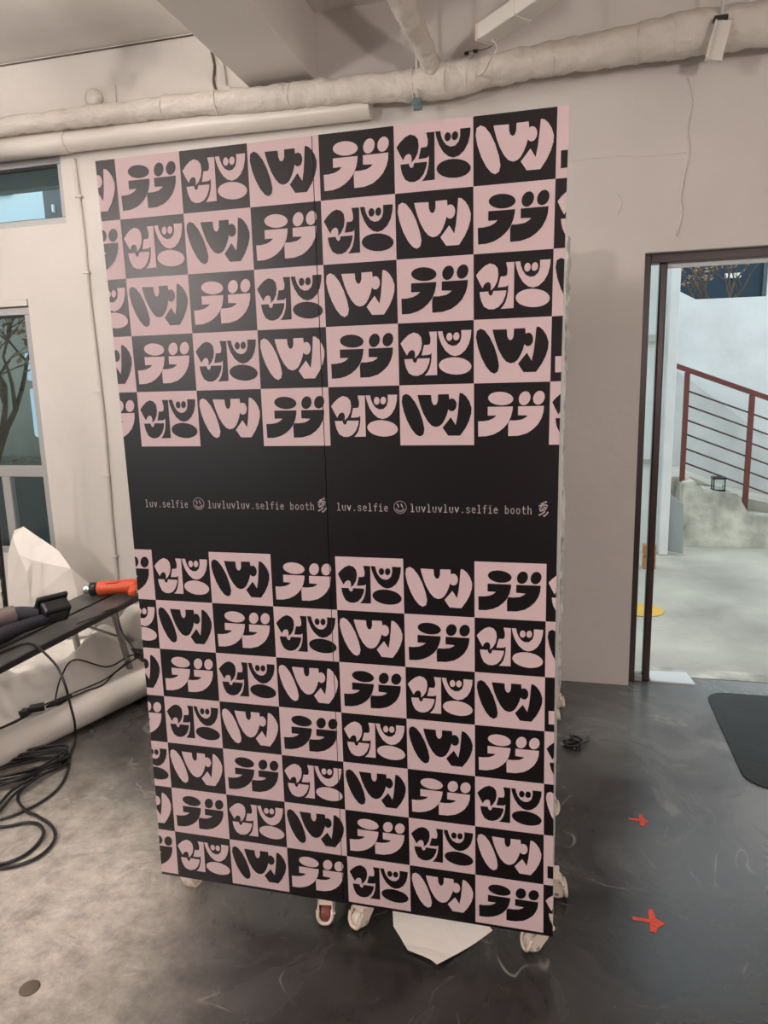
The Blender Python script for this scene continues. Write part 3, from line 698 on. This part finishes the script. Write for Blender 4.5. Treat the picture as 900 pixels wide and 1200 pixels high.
b = MB()
pts = spline([(-2.37, 2.30, BZ + .008), (-2.36, 2.44, BZ + .008), (-2.335, 2.52, BZ + .008), (-2.268, 2.506, BZ + .008), (-2.15, 2.44, .472), (-2.04, 2.365, .455), (-1.975, 2.32, .40), (-2.0, 2.36, .32), (-2.06, 2.44, .23), (-2.12, 2.52, .14), (-2.15, 2.556, .07), (-2.15, 2.545, .014), (-2.10, 2.45, .008), (-2.01, 2.31, .008), (-1.965, 2.183, .008), (-1.985, 2.06, .008), (-2.06, 1.96, .008), (-2.25, 1.85, .008)], 10)
b.tube(pts, 0.0055, 8)
tag(b.build('power_cable', M['cable']), 'black cable drooping off the bench edge down to the floor', 'cable')
b = MB(); b.tube(spline([(-2.28, 2.80, BZ + .006), (-2.25, 2.92, BZ + .006), (-2.262, 3.0, BZ + .005), (-2.24, 3.06, BZ - .01), (-2.238, 3.08, .36), (-2.215, 3.13, .25), (-2.215, 3.17, .19)], 8), 0.003, 8)
b.box(-2.228, -2.202, 3.155, 3.185, .165, .20, .004)
tag(b.build('tool_cord', M['cable']), 'thin black cord hanging beside the bench leg', 'cord')

# stand at the left edge
t = thing('black_stand', 'black metal stand with lattice rods at the left edge of the photo', 'stand', (-2.88, 3.0, 0))
for a_, c_ in (((-2.83, 3.0, 1.5), (-2.868, 3.0, 0.48)), ((-2.90, 3.05, 1.3), (-2.94, 3.05, 0.0))):
    b = MB(); b.tube([a_, c_], 0.0085, 10); b.build('rod', M['black'], t)
b = MB(); b.tube([(-2.868, 3.0, .48), (-2.83, 3.0, 0.0)], 0.0085, 10); b.build('leg', M['black'], t)
for k in range(7):
    z = .44 + k * .05
    b = MB(); b.tube([(-2.865 - .001 * k, 3.0, z), (-2.925, 3.04, z + (.05 if k % 2 else -.02))], .005, 6); b.build('lattice_rod', M['black'], t)

# ------------------------------------------------------------------ white vinyl sheets
RA = Vector((-2.365, 2.255, .075)); RE = Vector((-2.02, 3.40, .075)); RD = (RE - RA).normalized(); RS = RD.cross(Vector((0, 0, 1))).normalized()
def sheet_z(x, y):
    """height of the crumpled sheet: low by the roll, folds rising towards the wall"""
    dist = -((Vector((x, y, .075)) - RA).dot(RS))
    g = max(0.0, min(1.0, (dist - .09) / .30))
    f1 = 1 - abs(noise.noise(Vector((x * 2.3 + 3.7, y * 1.9, 0.3)))) * 2
    f2 = 1 - abs(noise.noise(Vector((x * 3.1 + y * 2.6, y * 1.2 - x * 1.4, 5.1)))) * 2
    f3 = 1 - abs(noise.noise(Vector((x * 6.5 - y * 3.5, y * 4.2 + x * 2.0, 8.7)))) * 2.4
    f4 = 1 - abs(noise.noise(Vector((x * 9.0 + y * 7.0, y * 8.0 - x * 3.0, 2.2)))) * 2.4
    z = .035 + .075 * max(0, 1 - (dist - .09) / .12) * (dist > 0) + g * (.055 + .11 * max(0, f1) + .075 * max(0, f2) + .030 * max(0, f3) + .012 * max(0, f4))
    return min(z, .38)
b = MB(); P = []
for i in range(81):
    u = i / 80
    near = RA + RD * (-.12 + 1.14 * u) - RS * .084
    row = []
    for j in range(57):
        q = near - RS * ((.62 - .22 * max(0, u - .85) / .15) * j / 56) * (1 + .05 * math.sin(u * 14))
        row.append((q.x, q.y, sheet_z(q.x, q.y)))
    P.append(row)
b.grid(P)
tag(b.build('crumpled_sheet', M['paper'], solid=.0016), 'wide crumpled white vinyl sheet spread on the floor under the bench', 'sheet')
# the rolled edge in front
t = thing('vinyl_roll', 'long white vinyl roll lying on the floor in front of the bench', 'roll', (-2.2, 2.7, 0))
b = MB(); P = []
for i in range(41):
    f = i / 40
    c = RA + (RE - RA) * f
    row = []
    for k in range(40):
        th = -2.2 + 2 * PI * 1.7 * k / 39
        r_k = (0.073 - 0.016 * k / 39) * (1 + .04 * noise.noise(Vector((f * 5, th * .3, 2))))
        row.append(c + RS * (r_k * math.cos(-th)) + Vector((0, 0, 1)) * (r_k * math.sin(-th)))
    P.append(row)
b.grid(P); b.build('rolled_layers', M['paper'], t, solid=.0015)

# folded sheet standing up behind the bench
V = {'A': (-3.01, 3.35, .841), 'B': (-3.09, 3.36, .813), 'C': (-3.135, 3.33, .65), 'D': (-3.145, 3.31, .422), 'E': (-3.137, 3.30, .20), 'F': (-2.975, 3.25, .70), 'G': (-2.93, 3.24, .60), 'H': (-2.897, 3.27, .661), 'I': (-2.70, 3.32, .611), 'J': (-2.63, 3.40, .48),
     'K': (-2.67, 3.33, .38), 'L': (-2.923, 3.23, .44), 'N': (-2.80, 3.36, .70), 'O': (-2.93, 3.22, .20), 'Q': (-2.62, 3.36, .20), 'S': (-3.05, 3.30, .79)}
b = MB()
vv = {k: b.bm.verts.new(v) for k, v in V.items()}
for f in ('ABS', 'BCS', 'SCF', 'CDF', 'DGF', 'DLG', 'DEL', 'ELO', 'ASF', 'AFH', 'FGH', 'AHN', 'NHI', 'HGL', 'HLI', 'ILK', 'IKJ', 'KLO', 'KOQ', 'JKQ'):
    b.bm.faces.new([vv[k] for k in f])
bmesh.ops.subdivide_edges(b.bm, edges=b.bm.edges[:], cuts=2, use_grid_fill=True)
for v in b.bm.verts: v.co.y += 0.008 * noise.noise(v.co * 9)
tag(b.build('folded_sheet', M['paper'], solid=.002), 'white sheet folded to a peak, standing below the tall left window', 'sheet')
# smaller folded heap under the bench end
b = MB(); P = []
for i in range(25):
    row = []
    for j in range(19):
        u = i / 24; v = j / 18
        x = -2.56 + .40 * u; y = 3.36 + .26 * v
        z = 0.03 + .33 * math.sin(PI * (.15 + .8 * v)) * (.55 + .45 * math.sin(PI * u)) + .07 * abs(noise.noise(Vector((u * 5, v * 4, 3))))
        row.append((x, y, min(z, .41)))
    P.append(row)
b.grid(P); tag(b.build('crumpled_sheet', M['paper'], solid=.0016), 'smaller crumpled white sheet heaped against the wall under the far bench end', 'sheet')

# thin cables and plugs on the sheets
def cable_on(name, pts, rad, label, closed=False):
    b = MB(); b.tube(spline(pts, 9, closed), rad, 8, closed=closed); return tag(b.build(name, M['cable']), label, 'cable')
def lay(pts, up=.007): return [(x, y, max(sheet_z(x, y), 0) + up + dz) for x, y, dz in pts]
cable_on('looped_cable', [(-2.215, 3.17, .185)] + lay([(-2.26, 3.15, .07), (-2.36, 3.10, .01), (-2.46, 2.98, 0), (-2.45, 2.86, 0), (-2.40, 2.74, 0), (-2.33, 2.67, 0), (-2.27, 2.70, 0), (-2.255, 2.80, 0), (-2.255, 2.92, 0), (-2.25, 3.03, .03)]) + [(-2.19, 3.17, .18), (-2.12, 3.25, .17)], .0042, 'thin black cable lying in a loop on the white sheets')
cable_on('straight_cable', lay([(-2.22, 3.10, .06), (-2.27, 2.97, .01), (-2.34, 2.82, 0), (-2.395, 2.66, .004), (-2.43, 2.50, 0), (-2.47, 2.34, 0)], .012), .0036, 'thin grey-black cable running straight across the white sheets')
t = thing('power_plug', 'black plug with flat adapter lying on the crumpled white sheet', 'plug', (-2.38, 2.58, .10))
for nm, px, py, an, parts in (('adapter', -2.372, 2.585, 40, ((.032, .022, .014),)), ('connector', -2.43, 2.57, 25, ((.018, .026, .013), (.028, .008, .010)))):
    pz = max(sheet_z(px + a_, py + c_) for a_ in (-.03, 0, .03) for c_ in (-.03, 0, .03)) + .015
    pm = Matrix.Translation((px, py, pz)) @ Matrix.Rotation(R(an), 4, 'Z')
    b = MB()
    for hx, hy, hz in parts: b.box(-hx, hx, -hy, hy, -hz, hz, .005, rot=pm)
    b.build(nm, M['black'], t)
b = MB(); b.tube(spline(lay([(-2.345, 2.61, .012), (-2.32, 2.64, .012), (-2.29, 2.655, .01), (-2.26, 2.69, .01)]), 8), [.006 + .007 * math.sin(PI * k / 24) for k in range(25)], 8); b.build('strain_relief', M['cable'], t)
b = MB(); b.tube(spline(lay([(-2.385, 2.555, .012), (-2.40, 2.47, .006), (-2.41, 2.36, .006), (-2.435, 2.25, .006)]) + [(-2.42, 2.14, .06), (-2.40, 2.05, .01)], 8), .0045, 8); b.build('lead', M['cable'], t)

# coil of black cable on the floor
t = thing('cable_coil', 'coil of thick black cable on the floor at the left edge', 'cable coil', (-2.22, 2.26, 0))
random.seed(4)
b = MB(); pts = []
for k in range(7 * 12):
    a = 2 * PI * k / 12
    turn = k / 12
    rx = .150 + .012 * (turn % 3) + .010 * random.uniform(-1, 1); ry = .085 + .013 * (turn % 4) + .006 * random.uniform(-1, 1)
    pts.append((-2.235 + .012 * math.sin(turn * 2) + rx * math.cos(a) * .95 + .05 * math.sin(a), 2.275 + .01 * math.cos(turn * 3) + ry * math.sin(a) * 1.25 + .07 * math.cos(a), .008 + .0065 * turn))
b.tube(spline(pts, 4), 0.0058, 8); b.build('coil', M['cable'], t)
for pts in ([(-2.09, 2.37, .03), (-2.07, 2.33, .02), (-2.10, 2.22, .02), (-2.09, 2.12, .01), (-1.99, 2.045, .008), (-1.914, 2.022, .008), (-1.824, 1.984, .008), (-1.766, 1.935, .008), (-1.740, 1.875, .008), (-1.745, 1.815, .008), (-1.785, 1.765, .008), (-1.85, 1.735, .008), (-1.99, 1.70, .008)],
            [(-2.20, 1.90, .008), (-2.008, 1.935, .008), (-1.932, 1.978, .008), (-1.876, 1.979, .008), (-1.827, 1.947, .008), (-1.801, 1.90, .008), (-1.795, 1.832, .008), (-1.82, 1.78, .008), (-1.87, 1.75, .008), (-2.0, 1.72, .008)],
            [(-2.10, 2.22, .03), (-2.13, 2.14, .02), (-2.12, 2.04, .012), (-2.14, 1.94, .008), (-2.2, 1.86, .008)],
            [(-2.08, 2.24, .03), (-2.10, 2.12, .02), (-2.08, 2.0, .012), (-2.10, 1.9, .008), (-2.2, 1.8, .008)],
            [(-2.07, 2.33, .03), (-2.16, 2.19, .03), (-2.24, 2.12, .02), (-2.36, 2.05, .012)]):
    b = MB(); b.tube(spline(pts, 9), 0.0062, 8); b.build('loose_strand', M['cable'], t)

# ------------------------------------------------------------------ small things on the floor
b = MB()
O = [(-.474, 1.837), (-.458, 1.781), (-.425, 1.738), (-.396, 1.696), (-.351, 1.684), (-.324, 1.672), (-.305, 1.658), (-.269, 1.702), (-.226, 1.749), (-.168, 1.827), (-.21, 1.885), (-.375, 1.90)]
b.prism([(x, y, .002) for x, y in O], (0, 0, .0016))
bmesh.ops.triangulate(b.bm, faces=b.bm.faces[:])
bmesh.ops.subdivide_edges(b.bm, edges=b.bm.edges[:], cuts=3, use_grid_fill=True)
for v in b.bm.verts: v.co.z += .010 * max(0, noise.noise(Vector((v.co.x * 9, v.co.y * 9, 1)))) + .012 * max(0, (1.72 - v.co.y) / .06)
tag(b.build('paper_offcut', M['paper']), 'pointed white paper offcut lying on the floor under the panels', 'paper')

def floor_arrow(cx, cy, s, label):
    b = MB()
    # a hand-painted cross-arrow: shaft, crossbar and a short head
    b.prism([(cx - .045 * s, cy + .008, .0003), (cx + .012 * s, cy + .006, .0003), (cx + .012 * s, cy - .006, .0003), (cx - .044 * s, cy - .005, .0003)], (0, 0, .0012))
    b.prism([(cx + .004 * s, cy + .046 * s, .0003), (cx + .018 * s, cy + .050 * s, .0003), (cx + .024 * s, cy + .014 * s, .0003), (cx + .047 * s, cy - .004, .0003), (cx + .024 * s, cy - .022 * s, .0003), (cx + .018 * s, cy - .044 * s, .0003), (cx + .002 * s, cy - .042 * s, .0003)], (0, 0, .0016))
    return tag(b.build('floor_mark', M['redmark']), label, 'floor mark')
floor_arrow(.306, 2.472, .80, 'red arrow mark painted on the floor, farther from the viewer')
floor_arrow(.282, 1.966, 1.0, 'red arrow mark painted on the floor, nearer the viewer')

b = MB()
def rrect(x0, x1, y0, y1, r, n=8):
    out = []
    for cx, cy, a0 in ((x1 - r, y1 - r, 0), (x0 + r, y1 - r, 90), (x0 + r, y0 + r, 180), (x1 - r, y0 + r, 270)):
        out += [(cx + r * math.cos(R(a0 + 90 * k / n)), cy + r * math.sin(R(a0 + 90 * k / n))) for k in range(n + 1)]
    return out
b.prism([(x, y, .0005) for x, y in rrect(.742, 1.75, 2.78, 3.655, .10)], (0, 0, .006))
tag(b.build('door_mat', M['mat']), 'dark rubber door mat with rounded corners before the doorway', 'mat')
t = thing('plug_bundle', 'small bundle of black plugs and cord on the floor right of the panels', 'plug', (.09, 2.96, 0))
for x, y, a_ in ((.062, 2.965, 20), (.098, 2.955, 80)):
    b = MB(); mm_ = Matrix.Translation((x, y, .016)) @ Matrix.Rotation(R(a_), 4, 'Z')
    b.box(-.024, .024, -.016, .016, -.015, .014, .005, rot=mm_); b.build('plug', M['black'], t)
    b = MB(); b.box(-.040, -.024, -.009, -.004, -.003, .003, rot=mm_); b.box(-.040, -.024, .004, .009, -.003, .003, rot=mm_); b.build('pin', M['steel'], t)
b = MB(); b.tube(spline([(.06, 3.0, .012), (.04, 2.97, .018), (.06, 2.93, .02), (.10, 2.93, .03), (.12, 2.97, .03), (.10, 3.02, .02), (.07, 3.0, .035), (.09, 2.95, .04), (.13, 3.0, .012), (.15, 3.05, .008)], 8), .006, 8); b.build('cord', M['cable'], t)
b = MB(); b.lathe([(.026, 0), (.027, .001), (.024, .0025), (.003, .003)], (-1.382, 1.355, .0003), (0, 0, 1), 22)
tag(b.build('floor_plug', M['rust']), 'dark round plug set in the floor, bottom left corner', 'plug')

# ------------------------------------------------------------------ outdoors, seen through the doorway
b = MB(); b.box(-14, 9, 3.95, 18, -.2, -.004); b.box(-14, .484, 3.832, 3.95, -.2, -.004); b.box(1.42, 9, 3.832, 3.95, -.2, -.004); struct(b.build('ground', M['ground']))
b = MB(); b.prism([(1.10, 7.0, -.1), (1.12, 7.0, .60), (1.22, 7.0, .63), (1.30, 7.0, .54), (1.62, 7.0, .50), (1.70, 7.0, .31), (4.0, 7.0, -.02), (4.0, 7.0, -.1)], (0, .35, 0)); bmesh.ops.bevel(b.bm, geom=b.bm.edges[:], offset=.012, segments=2, affect='EDGES')
struct(b.build('wall_planter', M['mossy'])); tag(bpy.data.objects['wall_planter'], 'low stained concrete wall outside carrying the red railing')
b = MB(); b.prism([(.2, 7.35, -.1), (.2, 7.35, .62), (1.25, 7.35, .62), (1.72, 7.35, .42), (4.0, 7.35, -.05), (4, 7.35, -.1)], (0, 1.25, 0)); struct(b.build('stair_ramp', M['ground']))
b = MB(); b.prism([(.9, 8.2, -.1), (1.0, 8.2, 1.80), (1.24, 8.2, 1.62), (2.22, 8.2, .86), (4.0, 8.2, -.1)], (0, .12, 0)); struct(b.build('stair_parapet', M['outgrey']))
b = MB(); b.prism([(-.5, 8.5, -.1), (-.5, 8.5, 2.52), (1.20, 8.5, 2.52), (1.40, 8.5, 2.41), (6, 8.5, 2.38), (6, 8.5, -.1)], (0, .25, 0)); struct(b.build('wall_retaining', M['outwall']))
b = MB(); b.box(.890, .965, 6.62, 6.75, .0, 3.2, .004); struct(b.build('wall_post', M['outwall'])); tag(bpy.data.objects['wall_post'], 'white post standing outside beside the door mullion')
b = MB(); b.box(.30, .895, 6.74, 6.86, -.1, 3.4); struct(b.build('wall_side', M['outwall']))
b = MB(); b.box(.45, .80, 6.70, 6.738, .82, .86); b.box(.45, .80, 6.70, 6.738, 1.9, 1.96); struct(b.build('trim_5', M['greenwall'])); tag(bpy.data.objects['trim_5'], 'grey ledge lines on the outdoor side wall')
b = MB(); b.prism([(.90, 6.70, .03), (1.09, 6.60, .02), (1.085, 6.66, .46), (.90, 6.74, .60)], (0.004, .02, 0)); tag(b.build('leaning_board', M['greysheet']), 'grey board leaning against the outdoor concrete wall end', 'board')
b = MB(); b.box(.70, .80, 6.1, 6.2, .0, .10, .006); b.box(.70, .80, 6.1, 6.2, .104, .20, .006); tag(b.build('orange_brick_stack', M['brick']), 'stacked orange bricks outside, seen through the narrow glass strip', 'bricks')
b = MB(); b.lathe([(.14, 0), (.145, .002), (.14, .006), (.003, .007)], (.575, 4.97, -.003), (0, 0, 1), 28); tag(b.build('ground_mark', M['yellow']), 'yellow round mark on the outdoor ground by the door post', 'floor mark')

t = thing('stair_railing', 'red-brown metal stair railing on the low outdoor wall', 'railing', (1.4, 7.17, .3))
slope = lambda x: 1.70 - (x - 1.017) * .392
for x, zb_ in ((1.142, .60), (1.709, .28), (2.28, .1), (2.85, .0)):
    b = MB(); b.bar((x, 7.17, zb_), (x, 7.17, slope(x) - .02), .045, .045, .004); b.build('post', M['rail'], t)
b = MB(); b.bar((1.0, 7.17, slope(1.0)), (3.0, 7.17, slope(3.0)), .05, .045, .005); b.build('top_rail', M['rail'], t)
for k in range(6):
    dz = .19 + k * .135
    b = MB(); b.tube([(1.142, 7.17, slope(1.142) - dz), (2.85, 7.17, slope(2.85) - dz)], .008, 8); b.build('bar', M['railbar'], t)
t = thing('garden_lantern', 'small black garden lantern on the outdoor concrete wall', 'lantern', (1.46, 7.14, .515))
b = MB(); b.box(1.405, 1.515, 7.085, 7.195, .515, .532, .003); b.build('base', M['black'], t)
b = MB(); b.box(1.40, 1.52, 7.08, 7.20, .63, .65, .004); b.build('roof', M['black'], t)
for x in (1.412, 1.508):
    for y in (7.092, 7.188):
        b = MB(); b.bar((x, y, .53), (x, y, .632), .010, .010); b.build('corner_post', M['black'], t)
b = MB(); b.box(1.42, 1.50, 7.10, 7.18, .533, .629); b.build('glass', M['glass'], t)

def shrub(name, label, root, n, seed, spread, leaves, lean=0.0):
    random.seed(seed)
    t = thing(name, label, 'tree', root)
    bk = MB(); lf = MB(); tips = []
    def grow(p, d, L, r, depth):
        q = p
        pts = [p]
        for k in range(4):
            d = (d + Vector((random.uniform(-.25, .25), random.uniform(-.2, .2), random.uniform(-.12, .18)))).normalized()
            q = q + d * L / 4; pts.append(q)
        bk.tube(pts, [r * (1 - .12 * k) for k in range(5)], 6)
        if depth == 0: tips.append((q, d)); return
        for k in range(random.choice((2, 3))):
            nd = (d + Vector((random.uniform(-1, 1) * spread, random.uniform(-.7, .7) * spread, random.uniform(-.2, .7) * spread))).normalized()
            grow(pts[random.choice((2, 3, 4))], nd, L * .72, r * .58, depth - 1)
    for k in range(n): grow(Vector(root), Vector((random.uniform(-.3, .3) + lean, random.uniform(-.2, .2), 1)).normalized(), .75, .035, 4)
    for q, d in tips:
        for k in range(leaves):
            c = q + Vector((random.uniform(-.07, .07), random.uniform(-.07, .07), random.uniform(-.1, .05)))
            a1 = Vector((random.uniform(-1, 1), random.uniform(-1, 1), random.uniform(-1, 1))).normalized() * .035
            a2 = a1.orthogonal().normalized() * .018
            lf.face([c - a1, c + a2, c + a1 + Vector((0, 0, .008)), c - a2])
    bk.build('branches', M['bark'], t)
    o = lf.build('leaves', M['leaf'], t, fixn=False); o['kind'] = 'stuff'
    return t
shrub('bare_tree', 'bare tree with dry brown leaves above the outdoor white wall', (1.95, 9.4, 1.6), 2, 12, .75, 3, -.25)
t = thing('dark_building', 'dark glazed building behind the outdoor white wall', 'building', (2.0, 12.0, 0))
b = MB(); b.box(1.55, 2.93, 12.0, 12.3, 0, 6.0); b.build('glazing', M['winglass'], t)
b = MB()
for x in (1.55, 2.93): b.box(x - .04, x + .04, 11.94, 12.0, 0, 6.0)
b.build('mullions', M['slate'], t)
b = MB(); b.box(2.36, 2.58, 11.93, 11.99, 3.02, 3.09, .005); b.build('strip_lamp', M['tile'], t)
b = MB(); b.box(2.94, 6.0, 11.9, 12.4, 0, 6.0); b.box(-.5, 1.50, 11.9, 12.4, 0, 6.0); b.build('wall', M['outwall'], t)

# ------------------------------------------------------------------ outdoors, seen through the left windows
b = MB(); b.box(-12, -3.4, 6.4, 6.6, -.1, 2.9); struct(b.build('wall_yard', M['greenwall']))
b = MB(); b.box(-9, -2.6, 4.1, 4.9, 3.26, 3.36); b.box(-9, -2.6, 4.9, 5.0, 3.14, 3.36); struct(b.build('eave', M['teal']))
t = thing('blue_house', 'pale blue clad house seen through the small upper left window', 'building', (-8.0, 9.2, 0))
b = MB(); b.box(-10, -7.2, 9.0, 11, 0, 4.42); b.build('wall', M['bluewall'], t)
b = MB(); b.box(-8.05, -7.6, 8.96, 9.0, 4.36, 4.46); b.box(-8.17, -8.15, 8.97, 9.0, 3.2, 4.4); b.build('trim', M['alu'], t)
t = thing('slate_gable', 'dark slate gable seen through the small upper left window', 'building', (-5.4, 7.4, 0))
b = MB(); b.prism([(-5.68, 7.2, 0), (-5.68, 7.2, 3.86), (-5.45, 7.2, 3.86), (-4.4, 7.2, 3.40), (-4.4, 7.2, 0)], (0, 1.2, 0)); b.build('gable_wall', M['slate'], t)
b = MB(); b.box(-5.56, -5.54, 7.17, 7.2, 3.58, 3.66); b.build('wall_lamp', M['tile'], t)
shrub('courtyard_tree', 'small bare tree with brown leaves outside the tall left window', (-5.0, 5.3, .95), 3, 5, .95, 6, .1)
b = MB(); b.box(-8, -3.3, 5.0, 6.4, -.1, .93); struct(b.build('raised_bed', M['slate']))
b = MB()
random.seed(8)
for k in range(260):
    c = Vector((random.uniform(-5.6, -3.5), random.uniform(5.05, 6.0), .975 + random.uniform(0, .02)))
    a1 = Vector((random.uniform(-1, 1), random.uniform(-1, 1), random.uniform(-.12, .12))).normalized() * .05; a2 = a1.cross(Vector((0, 0, 1))).normalized() * .03
    b.face([c - a1, c + a2, c + a1, c - a2])
tag(b.build('fallen_leaves', M['leaf'], fixn=False), 'fallen brown leaves on the raised bed outside the tall window', 'leaves', kind='stuff')
for (z0, z1, x0, x1), lab in (((1.71, 1.955, -4.712, -4.625), 'upper pale blue glow standing in for a reflection in the tall left window'), ((1.20, 1.64, -4.700, -4.618), 'lower, taller pale blue glow standing in for a reflection in the tall left window')):
    b = MB(); b.prism([(x, 5.5, z) for x, z in rrect(x0, x1, z0, z1, .025, 4)], (0, .03, 0)); tag(b.build('reflection_panel', M['reflect_glow']), lab, 'reflection')  # glowing plates stand in for windows reflected in the pane

# ------------------------------------------------------------------ room battens and added fill globes (outside the frame)
for (loc, L, power, color), lab in zip(BATTENS, ('lit twin-tube batten under the ceiling behind the left end of the panels', 'lit twin-tube batten under the ceiling at the far left end of the room')):
    t = thing('tube_lamp', lab, 'ceiling lamp', loc)
    x, y, z = loc
    gm = mat('lit_tube', (1, 1, 1), 0.4, emit=color, estr=power)
    b = MB(); b.box(x - .03, x + .03, y - L / 2 - .03, y + L / 2 + .03, z + .05, z + .085, .005); b.build('housing', M['white_lamp'], t)
    for sx in (-.05, .05):
        b = MB(); b.tube([(x + sx, y - L / 2, z), (x + sx, y + L / 2, z)], .019, 12); b.build('tube', gm, t)
    for sy in (-1, 1):
        b = MB(); b.box(x - .07, x + .07, y + sy * (L / 2 + .012) - .010, y + sy * (L / 2 + .012) + .010, z - .024, z + .05, .003); b.build('end_holder', M['white_lamp'], t)
        b = MB(); b.tube([(x, y + sy * L * .35, z + .085), (x, y + sy * L * .35, 3.415)], .006, 8); b.build('rod', M['white_lamp'], t)
for (loc, rad_, power, color), lab in zip(FILL_GLOBES, ('added unseen fill globe behind the viewer on the left', 'added unseen fill globe behind the viewer on the right')):
    t = thing('fill_globe', lab, 'lamp', loc)
    gm = mat('glowing_globe', (1, 1, 1), 0.4, emit=color, estr=power)
    b = MB(); b.lathe([(rad_ * math.sin(PI * k / 16), rad_ * -math.cos(PI * k / 16)) for k in range(17)], loc, (0, 0, 1), 28); b.build('globe', gm, t)
    b = MB(); b.lathe([(.03, rad_), (.032, rad_ + .05), (.008, rad_ + .06), (.008, 3.415 - loc[2])], loc, (0, 0, 1), 14); b.build('stem', M['white_lamp'], t)
